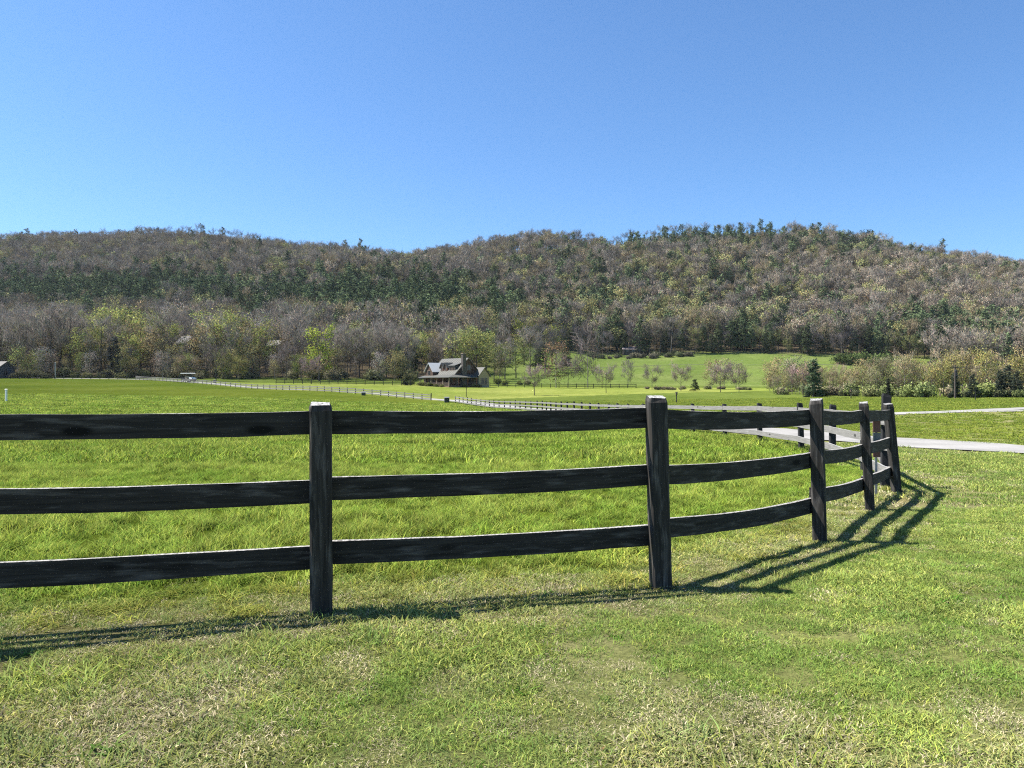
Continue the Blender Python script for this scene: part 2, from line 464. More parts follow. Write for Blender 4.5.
def strip(name, pl, width, m, lift, wob=.12):
    pl = resample(pl, .8); P = np.array(pl); T = np.gradient(P, axis=0); T /= np.linalg.norm(T, axis=1)[:, None]
    Nn = np.stack([-T[:, 1], T[:, 0]], 1)
    ts = np.linspace(-1, 1, 5); V = []
    jl = (fbm(np.arange(len(P)) * .35, np.zeros(len(P)), 3) - .5) * wob * 4; jr = (fbm(np.arange(len(P)) * .35 + 99, np.zeros(len(P)), 3) - .5) * wob * 4
    for k, t in enumerate(ts):
        q = P + Nn * (t * (width / 2 + (jl if t < 0 else jr))[:, None])
        V.append(np.stack([q[:, 0], q[:, 1], ground_z(q[:, 0], q[:, 1]) + lift], 1))
    V = np.stack(V, 1); i = np.arange(V.shape[0] * 5).reshape(-1, 5)
    F = np.stack([i[:-1, :-1], i[1:, :-1], i[1:, 1:], i[:-1, 1:]], -1).reshape(-1, 4)
    return tag(link(name, mesh_np(name, V, F, [m], smooth_=True)), kind='structure')
strip("road", ROAD, 3.5, M_ROAD, .034, .22)
strip("road_branch", ROAD2, 3.0, M_ROAD, .030)
M_TRACK = plain("worn_track", (.075, .085, .04), .95, .3, .8)
strip("farm_track", chaikin([at(560, 330), at(620, 338), at(672, 352), at(705, 346), at(760, 352), at(850, 372)]), 1.6, M_TRACK, .05, .25)
strip("road_fork", ROAD3, 2.6, M_ROAD, .026)

# ------------------------------------------------------------------ scattered stuff (geometry nodes)
def scatter(name, protos, P, rot, scl, pick, tint):
    coll = bpy.data.collections.new(name + "_kinds")
    for i, me in enumerate(protos):
        coll.objects.link(bpy.data.objects.new("%s_kind_%02d" % (name, i), me))
    n = len(P)
    me = bpy.data.meshes.new(name); me.vertices.add(n); me.vertices.foreach_set('co', np.asarray(P, np.float32).ravel())
    for nm, ty, key, arr in (('rot', 'FLOAT_VECTOR', 'vector', rot), ('scl', 'FLOAT_VECTOR', 'vector', scl), ('tint', 'FLOAT_VECTOR', 'vector', tint)):
        me.attributes.new(nm, ty, 'POINT').data.foreach_set(key, np.asarray(arr, np.float32).ravel())
    me.attributes.new('pick', 'INT', 'POINT').data.foreach_set('value', np.asarray(pick, np.int32))
    o = link(name, me)
    ng = bpy.data.node_groups.new(name + "_nodes", 'GeometryNodeTree')
    ng.interface.new_socket('Geometry', in_out='INPUT', socket_type='NodeSocketGeometry')
    ng.interface.new_socket('Geometry', in_out='OUTPUT', socket_type='NodeSocketGeometry')
    gi = ng.nodes.new('NodeGroupInput'); go = ng.nodes.new('NodeGroupOutput')
    iop = ng.nodes.new('GeometryNodeInstanceOnPoints'); ci = ng.nodes.new('GeometryNodeCollectionInfo')
    ci.inputs['Collection'].default_value = coll; ci.inputs['Separate Children'].default_value = True; ci.inputs['Reset Children'].default_value = True
    iop.inputs['Pick Instance'].default_value = True
    def na(nm, ty):
        a = ng.nodes.new('GeometryNodeInputNamedAttribute'); a.data_type = ty; a.inputs['Name'].default_value = nm
        return [s for s in a.outputs if s.enabled and s.name == 'Attribute'][0]
    lk = ng.links.new
    lk(gi.outputs[0], iop.inputs['Points']); lk(ci.outputs[0], iop.inputs['Instance'])
    lk(na('pick', 'INT'), iop.inputs['Instance Index']); lk(na('rot', 'FLOAT_VECTOR'), iop.inputs['Rotation']); lk(na('scl', 'FLOAT_VECTOR'), iop.inputs['Scale'])
    lk(iop.outputs[0], go.inputs[0])
    md = o.modifiers.new("scatter", 'NODES'); md.node_group = ng
    return o

def blade_patch(name, seed, n, r, h0, h1, wd, lean, clump=0.0, hues=((1, 1, 1),)):
    """n grass blades in a disc of radius r: each a bent tapering strip of two quads and a tip"""
    g = np.random.default_rng(seed)
    ang = g.random(n) * 2 * np.pi; rad = r * np.sqrt(g.random(n))
    bx, by = rad * np.cos(ang), rad * np.sin(ang)
    if clump:
        k = max(2, int(n / 14)); cx, cy = g.normal(0, r * .55, k), g.normal(0, r * .55, k); ck = g.integers(0, k, n)
        bx = bx * (1 - clump) + cx[ck] * clump; by = by * (1 - clump) + cy[ck] * clump
    h = h0 + (h1 - h0) * g.random(n) ** 1.4
    az = g.random(n) * 2 * np.pi; ln = lean * (.25 + g.random(n)) * h
    dx, dy = np.cos(az) * ln, np.sin(az) * ln
    wa = az + np.pi / 2 + g.normal(0, .5, n); wx, wy = np.cos(wa) * wd * .5, np.sin(wa) * wd * .5
    V = np.zeros((n, 6, 3))
    for k, (t, ww) in enumerate(((0, 1.0), (.5, .85), (1.0, .12))):
        cx, cy, cz = bx + dx * t * t, by + dy * t * t, h * (t - .22 * lean * t * t) - .004
        V[:, 2 * k] = np.stack([cx - wx * ww, cy - wy * ww, cz], 1); V[:, 2 * k + 1] = np.stack([cx + wx * ww, cy + wy * ww, cz], 1)
    b = np.arange(n)[:, None] * 6
    F = np.concatenate([b + np.array([0, 1, 3, 2]), b + np.array([2, 3, 5, 4])])
    hu = np.array(hues)[g.integers(0, len(hues), n)] * (.5 + 1.0 * g.random((n, 1)))
    return mesh_np(name, V, F, [M_GRASS], vary=np.repeat(hu, 6, axis=0), smooth_=True)

GREENS = ((1, 1, 1), (1, 1, 1), (.85, .95, .8), (1.25, 1.15, .8), (1.7, 1.35, 1.5))
STRAWS = ((1, 1, 1), (1.2, 1.2, 1.2), (.8, .8, .8), (.6, .75, .4))
def frustum_pts(d0, d1, dens, g, margin=1.06, spread=0.0):
    """random points on the ground that the view and a step to its side can see; density may fall with distance"""
    n = int(dens * .5 * (d1 * d1 - d0 * d0) * 1.3653 * margin + dens * (d1 - d0) * 4.4)
    d = np.sqrt(g.random(n) * (d1 * d1 - d0 * d0) + d0 * d0)
    x = (g.random(n) * 2 - 1) * (d * .6827 * margin + 2.2)
    return x, d
def on_road(x, y, extra=0.0):
    return (poly_dist(x, y, ROAD) < 1.68 + extra) | (poly_dist(x, y, ROAD2) < 1.45 + extra) | (poly_dist(x, y, ROAD3) < 1.25 + extra)

LAWN_G = np.array((.15, .235, .055)); LAWN_Y = np.array((.265, .325, .09)); STRAW = np.array((.44, .385, .25))
PAST_G = np.array((.145, .235, .036)); PAST_Y = np.array((.265, .335, .07))

# mown lawn on the camera's side of the fence
near_l = [blade_patch("lawn_%d" % i, 20 + i, 200, .16, .012, .04, .0044, 1.25, .12, GREENS) for i in range(6)]
tuft_l = [blade_patch("tuft_%d" % i, 40 + i, 50, .09, .03, .075, .0052, 1.1, 0, GREENS[:4]) for i in range(3)]
straw_l = [blade_patch("straw_%d" % i, 60 + i, 230, .17, .008, .02, .0046, 1.5, 0, STRAWS) for i in range(4)]
far_l = [blade_patch("farlawn_%d" % i, 80 + i, 150, .34, .02, .055, .009, 1.0, .2, GREENS) for i in range(4)]
weed_l = [blade_patch("weed_%d" % i, 160 + i, 22, .06, .02, .055, .010, 1.5, 0, ((.5, .75, .45), (.65, .8, .5))) for i in range(3)]
crumb_l = [blade_patch("crumb_%d" % i, 170 + i, 10, .2, .006, .012, .008, 2.0, 0, ((.4, .3, .2), (.6, .46, .33), (.8, .74, .66))) for i in range(3)]
def lawn_fields(x, y):
    a = fbm(x / .55 + 40, y / .55, 4); b = fbm(x / 2.6 + 7, y / 2.6 + 3, 3)
    dry = smooth(.57, .71, a * .65 + b * .35 - .035 + .17 * smooth(-.3, 1.6, x) * smooth(4.6, 3.2, y) + .12 * smooth(3.9, 2.9, y))
    dry = np.maximum(dry, (1 - smooth(.15, .7, np.abs(poly_dist(x, y, FENCE_NEAR) - .1))) * .85)
    dry = np.maximum(dry, smooth(.5, .62, b) * (1 - smooth(1.6, 4.0, poly_dist(x, y, ROAD))) * .8)
    return dry, fbm(x / .9 + 91, y / .9 + 4, 3)
g = np.random.default_rng(11)
Ps, Rs, Ss, Ks, Ts = [], [], [], [], []
for d0, d1, dens in ((1.8, 9.5, 120), (9.5, 23, 24)):
    x, y = frustum_pts(d0, d1, dens, g)
    ok = (~inside(x, y, PASTURE) | (poly_dist(x, y, FENCE_NEAR) < .35 + .8 * g.random(len(x)))) & ~on_road(x, y, .1); x, y = x[ok], y[ok]; n = len(x)
    dry, gg = lawn_fields(x, y); r = g.random(n)
    is_str = r < .07 + dry * .46
    is_tuft = (~is_str) & (g.random(n) < .04 + .14 * smooth(.58, .72, gg)) & (y < 9.5)
    if d0 < 9: k = np.where(is_str, 9 + g.integers(0, 4, n), np.where(is_tuft, 6 + g.integers(0, 3, n), g.integers(0, 6, n)))
    else: k = np.where(is_str, 9 + g.integers(0, 4, n), 13 + g.integers(0, 4, n))
    if d0 < 9:
        r2 = g.random(n); k = np.where(r2 < .012, 17 + g.integers(0, 3, n), np.where(r2 > .975, 20 + g.integers(0, 3, n), k)); is_str = (is_str | (r2 > .975)) & ~(r2 < .012)
    t = LAWN_G + (LAWN_Y - LAWN_G) * smooth(.35, .65, gg * .6 + g.random(n) * .4)[:, None]
    t = t + (STRAW * .7 - t) * (dry * .3)[:, None]
    t = np.where(is_str[:, None], STRAW * (.75 + .5 * g.random((n, 1))), t * (.7 + .6 * g.random((n, 1))))
    Ps.append(np.stack([x, y, ground_z(x, y)], 1)); Rs.append(np.stack([g.normal(0, .06, n), g.normal(0, .06, n), g.random(n) * 6.28], 1))
    s = .8 + .4 * g.random(n); s = s * np.where(is_str & (d0 > 9), 1.8, 1.0) * (.8 + .5 * smooth(.4, .65, gg))
    Ss.append(np.stack([s, s, s], 1)); Ks.append(k); Ts.append(t)
LAWN_STUFF = scatter("lawn_grass", near_l + tuft_l + straw_l + far_l + weed_l + crumb_l, np.concatenate(Ps), np.concatenate(Rs), np.concatenate(Ss), np.concatenate(Ks), np.concatenate(Ts))
tag(LAWN_STUFF, "short mown lawn grass with dry straw patches in front of the fence", kind='stuff')

# taller pasture grass inside the fence
past_p = [blade_patch("pasture_%d" % i, 100 + i, 110, .15, .04, .15, .0062, .9, .3, GREENS) for i in range(6)]
past_f = [blade_patch("farpasture_%d" % i, 120 + i, 90, .45, .06, .2, .02, .8, .3, GREENS) for i in range(5)]
past_v = [blade_patch("distant_%d" % i, 140 + i, 110, 1.1, .07, .22, .05, .8, .3, GREENS) for i in range(4)]
Ps, Rs, Ss, Ks, Ts = [], [], [], [], []
for d0, d1, dens, base, cnt in ((4.0, 15, 34, 0, 6), (15, 42, 7, 6, 5), (42, 125, 1.3, 11, 4)):
    x, y = frustum_pts(d0, d1, dens, g)
    ok = inside(x, y, PASTURE) & ~((poly_dist(x, y, FENCE_NEAR) < .25 + .5 * g.random(len(x))) & (g.random(len(x)) < .7)); x, y = x[ok], y[ok]; n = len(x)
    a = fbm(x / 1.3 + 11, y / 1.3, 4); b = fbm(x / 9 + 5, y / 9, 3)
    t = PAST_G + (PAST_Y - PAST_G) * smooth(.3, .7, a * .5 + b * .3 + g.random(n) * .2)[:, None]
    near = (1 - smooth(.4, 1.1, poly_dist(x, y, FENCE_NEAR)))[:, None]
    t = t + (np.array((.22, .21, .06)) - t) * near * .6
    t *= (.6 + .8 * g.random((n, 1)))
    s = (.75 + .5 * g.random(n)); hz = s * (.68 + .38 * smooth(.3, .7, a)) * (1 - .55 * near[:, 0])
    Ps.append(np.stack([x, y, ground_z(x, y)], 1)); Rs.append(np.stack([g.normal(0, .06, n), g.normal(0, .06, n), g.random(n) * 6.28], 1))
    Ss.append(np.stack([s, s, hz], 1)); Ks.append(base + g.integers(0, cnt, n)); Ts.append(t)
tag(scatter("pasture_grass", past_p + past_f + past_v, np.concatenate(Ps), np.concatenate(Rs), np.concatenate(Ss), np.concatenate(Ks), np.concatenate(Ts)),
    "long bright green pasture grass inside the board fence", kind='stuff')

# field grass beyond the road
Ps, Rs, Ss, Ks, Ts = [], [], [], [], []
for d0, d1, dens, base, cnt in ((20, 45, 5, 0, 5), (45, 135, 1.1, 5, 4)):
    x, y = frustum_pts(d0, d1, dens, g)
    ok = (~inside(x, y, PASTURE)) & ~on_road(x, y, .45 if d0 < 40 else 1.0); x, y = x[ok], y[ok]; n = len(x)
    a = fbm(x / 2.0 + 61, y / 5, 4)
    t = np.array((.115, .17, .03)) + np.array((.07, .065, .014)) * smooth(.35, .7, a * .7 + g.random(n) * .3)[:, None]
    t *= (.9 + .2 * g.random((n, 1))); s = .7 + .5 * g.random(n)
    Ps.append(np.stack([x, y, ground_z(x, y)], 1)); Rs.append(np.stack([g.normal(0, .06, n), g.normal(0, .06, n), g.random(n) * 6.28], 1))
    Ss.append(np.stack([s, s, s * .4], 1)); Ks.append(base + g.integers(0, cnt, n)); Ts.append(t)
tag(scatter("field_grass", past_f + past_v, np.concatenate(Ps), np.concatenate(Rs), np.concatenate(Ss), np.concatenate(Ks), np.concatenate(Ts)),
    "short green field grass beyond the pale road", kind='stuff')

# ------------------------------------------------------------------ tree makers (numpy)
def quads(P, D, wdt, ln, g):
    """leaf or twig quads at P along D"""
    n = len(P); D = D / np.linalg.norm(D, axis=1)[:, None]
    R = g.normal(size=(n, 3)); S = np.cross(D, R); S /= np.linalg.norm(S, axis=1)[:, None] + 1e-9
    wv = S * (np.asarray(wdt).reshape(-1, 1) / 2); lv = D * (np.asarray(ln).reshape(-1, 1))
    V = np.stack([P - wv, P + wv, P + lv + wv * .5, P + lv - wv * .5], 1)
    return V.reshape(-1, 3), np.arange(4 * n).reshape(-1, 4)
def tubes_np(segs, n=4):
    """segs: list of (p0, p1, r0, r1)"""
    V, F = [], []
    for p0, p1, r0, r1 in segs:
        p0 = Vector(p0); p1 = Vector(p1); t = (p1 - p0).normalized(); u = t.orthogonal().normalized(); v = t.cross(u); b = len(V)
        for p, r in ((p0, r0), (p1, r1)):
            for k in range(n):
                a = 2 * math.pi * k / n; V.append(tuple(p + (u * math.cos(a) + v * math.sin(a)) * r))
        for k in range(n): F.append((b + k, b + (k + 1) % n, b + n + (k + 1) % n, b + n + k))
    return np.array(V), np.array(F)
def limbs(seed, H, R, fork, nl, thick, lv=2):
    """trunk and limbs; returns the segments and the limb tips with their directions"""
    rd = random.Random(seed); segs = []; tips = []
    p = Vector((0, 0, -.5)); top = H * .82; n = 7
    pts = []
    for i in range(n + 1):
        t = i / n
        pts.append(Vector((rd.gauss(0, .012 * H * t), rd.gauss(0, .012 * H * t), -.5 + (top + .5) * t)))
    for i in range(n):
        segs.append((pts[i], pts[i + 1], thick * (1 - .85 * i / n), thick * (1 - .85 * (i + 1) / n)))
    def trunk_at(z):
        t = max(0, min(.999, (z + .5) / (top + .5))) * n; i = int(t); return pts[i].lerp(pts[i + 1], t - i)
    for k in range(nl):
        z = H * (fork + (.80 - fork) * (k + rd.random()) / nl)
        a = k * 2.4 + rd.random(); tt = (z / H - fork) / (1 - fork)
        rr = R * (math.sin(math.pi * min(1, .22 + .74 * tt)) ** .7) * (.75 + .4 * rd.random())
        q = trunk_at(z); up = rr * (.35 + .55 * rd.random()) + .03 * H
        e = q + Vector((math.cos(a) * rr, math.sin(a) * rr, up)); mid = q.lerp(e, .5) + Vector((0, 0, -.08 * rr))
        r0 = thick * .38 * (1 - .6 * tt)
        segs += [(q, mid, r0, r0 * .6), (mid, e, r0 * .6, r0 * .15)]
        tips.append((e, (e - mid).normalized())); tips.append((mid.lerp(e, .5), (e - mid).normalized()))
        for j in range(lv):
            s = q.lerp(e, .35 + .5 * rd.random()); dv = Vector((math.cos(a + rd.gauss(0, .9)), math.sin(a + rd.gauss(0, .9)), .5 + rd.random())).normalized()
            f = s + dv * rr * (.35 + .3 * rd.random()); segs.append((s, f, r0 * .4, r0 * .1)); tips.append((f, dv)); tips.append((s.lerp(f, .6), dv))
    tips.append((pts[-1], Vector((0, 0, 1)))); tips.append((pts[-1] + Vector((0, 0, H * .08)), Vector((0, 0, 1))))
    return segs, tips
def deciduous(seed, H, R, fork, nl, nf, wdt, ln, thick, spread, bare, lv=2):
    """trunk (V,F), crown (V,F,vary). bare -> slim twigs pointing outward; else little leaf clumps"""
    g = np.random.default_rng(seed); segs, tips = limbs(seed, H, R, fork, nl, thick, lv)
    TP = np.array([t[0][:] for t in tips]); TD = np.array([t[1][:] for t in tips]); k = g.integers(0, len(TP), nf)
    P = TP[k] + g.normal(size=(nf, 3)) * spread
    if bare:
        D = TD[k] * .7 + g.normal(size=(nf, 3)) * .5 + np.array((0, 0, .35)); P = P - D * ln * .4
        V, F = quads(P, D, wdt * (.5 + g.random(nf)), ln * (.5 + g.random(nf)), g)
    else:
        D = g.normal(size=(nf, 3)); V, F = quads(P, D, wdt * (.6 + .8 * g.random(nf)), wdt * (.6 + .8 * g.random(nf)), g)
    cl = .55 + .9 * g.random(len(TP)); vv = cl[k] * (.82 + .36 * g.random(nf))
    hue = np.stack([vv * (1 + .12 * g.normal(size=nf)), vv, vv * (1 + .1 * g.normal(size=nf))], 1)
    TV, TF = tubes_np(segs, 5)
    return (TV, TF), (V, F, np.clip(hue, .2, 2))
def pine(seed, H, R, nf, sz, thick, bare_frac=.15, ragged=.35, conic=.8):
    g = np.random.default_rng(seed); rd = random.Random(seed); segs = [((0, 0, -.5), (0, 0, H * .97), thick, thick * .15)]
    P, D, C = [], [], []; nl = int(H * 1.1) + 4; br = []
    for i in range(nl):
        t = (i + .5) / nl; z = H * (bare_frac + (1 - bare_frac) * t); r = R * ((1 - t) ** conic) * (1 - ragged * rd.random()) + .12
        m = 4 + rd.randrange(3)
        for k in range(m):
            a = rd.random() * 6.283; rr = r * (.65 + .5 * rd.random()); e = Vector((math.cos(a) * rr, math.sin(a) * rr, z + rr * (.22 - .35 * (1 - t))))
            segs.append(((0, 0, z), e, .035 * thick * 4 * (1 - t) + .015, .01)); br.append((Vector((0, 0, z)), e, rr))
    wt = np.array([b[2] for b in br]); wt /= wt.sum(); ks = g.choice(len(br), nf, p=wt)
    A = np.array([b[0][:] for b in br]); E = np.array([b[1][:] for b in br]); tt = .25 + .8 * g.random(nf)[:, None] ** .7
    P = A[ks] + (E[ks] - A[ks]) * tt + g.normal(size=(nf, 3)) * sz * np.array((.45, .45, .25))
    D = (E[ks] - A[ks]); D = D / (np.linalg.norm(D, axis=1)[:, None] + 1e-6) + g.normal(size=(nf, 3)) * .6
    V, F = quads(P, D, sz * .5 * (.6 + .8 * g.random(nf)), sz * (.6 + .8 * g.random(nf)), g)
    cl = .7 + .6 * g.random(len(br)); vv = cl[ks] * (.8 + .4 * g.random(nf)); hue = np.stack([vv, vv, vv], 1)
    return tubes_np(segs, 4), (V, F, np.clip(hue, .2, 2))
def bush(seed, H, R, nf, wdt):
    g = np.random.default_rng(seed); k = 14; a = g.random(k) * 6.28; r = R * np.sqrt(g.random(k)) * .75
    c = np.stack([np.cos(a) * r, np.sin(a) * r, H * (.25 + .55 * g.random(k)) * (1 - .35 * r / R)], 1); ks = g.integers(0, k, nf)
    P = c[ks] + g.normal(size=(nf, 3)) * np.array((R, R, H)) * .17; P[:, 2] = np.abs(P[:, 2]) * .98
    V, F = quads(P, g.normal(size=(nf, 3)), wdt * (.6 + .8 * g.random(nf)), wdt * (.6 + .8 * g.random(nf)), g)
    cl = .7 + .6 * g.random(k); vv = cl[ks] * (.8 + .4 * g.random(nf)); segs = [((0, 0, -.2), tuple(c[i] * .9), .04, .012) for i in range(k)]
    return tubes_np(segs, 4), (V, F, np.stack([vv, vv, vv], 1))

# ------------------------------------------------------------------ far woods on the hills: one mass
def fused(name, tr, cr, barkc):
    (TV, TF), (V, F, vy) = tr, cr
    vary = np.concatenate([np.tile(np.array(barkc), (len(TF), 1)), vy])
    return mesh_np(name, np.concatenate([TV, V]), np.concatenate([TF, F + len(TV)]), [M_WOODS], vary=vary, outw=np.concatenate([np.tile(np.array((0., 0., .01)), (len(TF), 1)), outward(V, F)]))
hill_protos = []
for i in range(5): hill_protos.append(fused("h", *deciduous(200 + i, 17 + i, 4.5, .36, 10, 800, .15, 1.2, .26, .75, True, 2), (.9, .9, .9)))       # 0-4 bare
for i in range(4): hill_protos.append(fused("h", *deciduous(220 + i, 15 + i, 4.6, .3, 10, 900, .44, 1, .24, .75, False, 2), (.8, .6, .55)))         # 5-8 budding
for i in range(4): hill_protos.append(fused("h", *pine(240 + i, 18 + 1.5 * i, 4.6, 560, 1.15, .3, .18, .3, .62), (1.2, 1.0, 1.0)))                    # 9-12 pine
for i in range(3): hill_protos.append(fused('h', *deciduous(260 + i, 19 + i, 2.6, .66, 6, 130, .11, 1.3, .26, .5, True, 2), (.8, .8, .8)))   # 13-15 tall, thin, open
g = np.random.default_rng(21)
sp = 7.4
gx, gy = np.meshgrid(np.arange(-900, 900, sp), np.arange(318, 1060, sp))
gx = gx.ravel() + g.uniform(-.45, .45, gx.size) * sp; gy = gy.ravel() + g.uniform(-.45, .45, gy.size) * sp
u = 512 + FPX * gx / gy
ok = (u > -110) & (u < 1140)
ridge_d = np.interp(u, [0, 350, 400, 440, 1024], [1003, 1003, 1003, 822, 822])
ok &= gy < ridge_d
ok &= ~((gy < 412 + 16 * (fbm(gx / 20, gy / 20, 2) - .5)) & (u > 492) & (u < 930))           # the hillside meadow
ok &= ~((gy < 345) & (u >= 930))
gx, gy, u = gx[ok], gy[ok], u[ok]
zz = ground_z(gx, gy); v = 384 - FPX * (zz + 8 - EYE) / gy; n = len(gx)
n1 = fbm(gx / 70 + 2, gy / 70 + 8, 3); n2 = fbm(gx / 35 + 52, gy / 35 + 18, 3)
pp = .05 + .13 * smooth(.5, .68, n1)                                                       # share of pines
def blob(cu, cv, ru, rv): return np.exp(-(((u - cu) / ru) ** 2 + ((v - cv) / rv) ** 2))
pp = pp + .95 * blob(90, 294, 150, 15) + .35 * blob(200, 300, 60, 14) + .8 * blob(350, 303, 90, 20) + .6 * blob(450, 305, 60, 20)
pp = pp + .3 * blob(760, 246, 130, 12) + .35 * blob(880, 250, 60, 12) + .7 * blob(960, 332, 90, 12) + .5 * blob(745, 340, 40, 14) + .25 * blob(600, 290, 90, 40)
pp = pp * (1 - .85 * (blob(150, 255, 220, 22)))
py = .12 + .2 * smooth(.48, .66, n2) + .5 * blob(560, 322, 110, 12) + .3 * blob(700, 322, 70, 14) + .3 * blob(120, 315, 130, 8) + .35 * blob(280, 268, 22, 18) + .3 * blob(430, 325, 60, 12) + .2 * blob(640, 290, 120, 30)
pr = .16 + .45 * blob(930, 295, 110, 30) + .3 * blob(850, 280, 80, 25) + .2 * blob(700, 260, 90, 14)
r = g.random(n); is_p = r < pp; is_y = (~is_p) & (g.random(n) < py); is_r = (~is_p) & (~is_y) & (g.random(n) < pr)
bare_c = np.array((.225, .197, .16)) * (.68 + .62 * g.random((n, 1)))
bare_c = bare_c * np.where(g.random((n, 1)) < .3, np.array((1.15, 1.08, .82)), 1.0)
yel = np.array((.275, .29, .125)) * (.62 + .65 * g.random((n, 1))) + np.array((.04, .0, .0)) * g.random((n, 1))
rus = np.array((.29, .245, .185)) * (.65 + .7 * g.random((n, 1)))
pin = np.array((.088, .12, .058)) * (.7 + .7 * g.random((n, 1)))
tint = np.where(is_p[:, None], pin, np.where(is_y[:, None], yel, np.where(is_r[:, None], rus, bare_c)))
pick = np.where(is_p, 9 + g.integers(0, 4, n), np.where(is_y | (is_r & (g.random(n) < .6)), 5 + g.integers(0, 4, n), g.integers(0, 5, n)))
s = .66 + .56 * g.random(n)
edge = ridge_d[ok] - gy; gap_u = (u < 425) | ((u > 605) & (u < 790))
row_top = (edge < 17) & gap_u & (g.random(n) < .92)
pick = np.where(row_top, 13 + g.integers(0, 3, n), pick); tint = np.where(row_top[:, None], bare_c * .8, tint)
s = np.where(row_top, 1.05 + .3 * g.random(n), np.where((edge < 110) & gap_u & ~is_p, s * .5, s)); s = np.where((edge < 50) & is_p, s * np.where(u < 425, .5, .72), s)
woods = scatter("hillside_woods", hill_protos, np.stack([gx, gy, zz - .3], 1), np.stack([g.normal(0, .04, n), g.normal(0, .04, n), g.random(n) * 6.28], 1),
                np.stack([s, s, s * (.9 + .2 * g.random(n))], 1), pick, tint)
tag(woods, "spring woodland of bare, budding and pine trees covering the hills", kind='stuff')

# ------------------------------------------------------------------ individual trees along the fields
KIT = {}
def kit(key, trunk_crown, bark=None):
    (TV, TF), (V, F, vy) = trunk_crown
    KIT.setdefault(key, []).append((mesh_np("trunk", TV, TF, [bark or M_BARK]), mesh_np("crown", V, F, [M_CROWN], vary=vy, outw=outward(V, F))))
for i in range(6): kit('bare', deciduous(300 + i, 20, 5.2, .2, 14, 1600, .075, 1.5, .3, .6, True, 3))
for i in range(5): kit('bud', deciduous(320 + i, 18, 5.0, .14, 14, 1700, .36, 1, .28, .75, False, 3))
for i in range(4): kit('pine', pine(340 + i, 18, 4.0, 1500, .8, .26, .08, .4, .8))
for i in range(5): kit('sapling', deciduous(360 + i, 5, 2.1, .28, 11, 1000, .04, .6, .085, .25, True, 3))
for i in range(5): kit('thicket', deciduous(380 + i, 9, 2.2, .06, 16, 1200, .19, 1, .09, .5, False, 3), M_PALEBARK)
for i in range(4): kit('thin', deciduous(400 + i, 9, 2.0, .1, 14, 800, .05, .9, .08, .35, True, 3), M_PALEBARK)
for i in range(4): kit('bush', bush(420 + i, 2.2, 1.8, 700, .26))
for i in range(2): kit('cedar', pine(440 + i, 7, 2.5, 1700, .46, .14, .03, .55, .6))
_cnt = {}
def plant(kind, name, px, d, scale, tint, label, cat='tree', group=None, wide=1.0, x=None):
    _cnt[kind] = _cnt.get(kind, 0) + 1
    X = at(px, d)[0] if x is None else x
    tr, cr = KIT[kind][_cnt[kind] % len(KIT[kind])]
    t = thing(name, (X, d, gz(X, d) - .05), random.random() * 6.28, label, cat, group)
    t.scale = (scale * wide, scale * wide, scale)
    a = link("trunk", tr, t); b = link("crown", cr, t)
    k = random.uniform(.88, 1.14)
    b.color = (tint[0] * k, tint[1] * k, tint[2] * k, 1)
    return t
GREYB = (.265, .235, .2); PINKB = (.25, .18, .16); LIMEB = (.32, .37, .06); OLIVE = (.21, .205, .075); RUST = (.30, .245, .125); DKG = (.078, .098, .048); PALEG = (.2, .21, .11)
EDGE = 'trees of the wood edge beyond the pasture'
rd = random.Random(5)
# wood edge on the left: three loose rows
for row, (d0, d1, step) in enumerate(((262, 276, 11), (280, 298, 11), (300, 322, 12))):
    px = -25 + 4 * row
    while px < 500 - 10 * row:
        d = rd.uniform(d0, d1); X = at(px, d)[0]
        bud_share = math.exp(-((px - 110) / 40) ** 2) + math.exp(-((px - 185) / 45) ** 2) + .6 * math.exp(-((px - 240) / 30) ** 2) + .4 * math.exp(-((px - 440) / 40) ** 2)  # budding trees are more frequent along these stretches
        q = rd.random(); hs = rd.uniform(.8, 1.25) * (1.12 if px < 300 else .82)
        if 300 < px < 335 and row == 0: px += step; continue
        if 412 < px < 500 and row == 0: px += step; continue
        if (176 < px < 204 or 269 < px < 284) and row < 2: px += step; continue
        if q < .18 + .58 * min(1, bud_share) - .05 * (row == 0):
            if rd.random() < .65:
                plant('bud', 'budding_tree', px, d, hs, (.345, .365, .115), 'yellow-green budding tree in the wood edge beyond the pasture', group='yellow-green budding ' + EDGE)
            else:
                plant('bud', 'budding_tree', px, d, hs * .85, RUST, 'tawny budding tree in the wood edge beyond the pasture', group='tawny budding ' + EDGE)
        elif q < .93 or px < 330:
            plant('bare', 'bare_tree', px, d, hs, GREYB, 'bare grey tree in the wood edge beyond the pasture', group='bare grey ' + EDGE)
        else:
            plant('pine', 'pine_tree', px, d, hs * .9, DKG, 'dark green pine in the wood edge beyond the pasture', group='dark pines of the wood edge')
        px += step * rd.uniform(.7, 1.3)
# undergrowth at the foot of the wood edge
for i in range(34):
    px = rd.uniform(-15, 420)
    plant('bush', 'shrub', px, rd.uniform(256, 268), rd.uniform(.9, 1.7), rd.choice([(.19, .175, .11), (.23, .22, .10), (.15, .16, .08)]), 'low brownish shrub at the foot of the wood edge', 'shrub', 'shrubs at the foot of the wood edge', 1.2)
for i in range(72):
    px = rd.uniform(-20, 500)
    if 412 < px < 492: continue
    c, nm = rd.choice([((.30, .27, .12), 'olive'), ((.30, .23, .17), 'tawny'), ((.27, .30, .10), 'green'), ((.26, .235, .21), 'grey')])
    plant('thicket', 'young_tree', px, rd.uniform(256, 274), rd.uniform(.75, 1.35), c, nm + ' young tree in the understorey of the wood edge', group=nm + ' young trees of the wood edge')
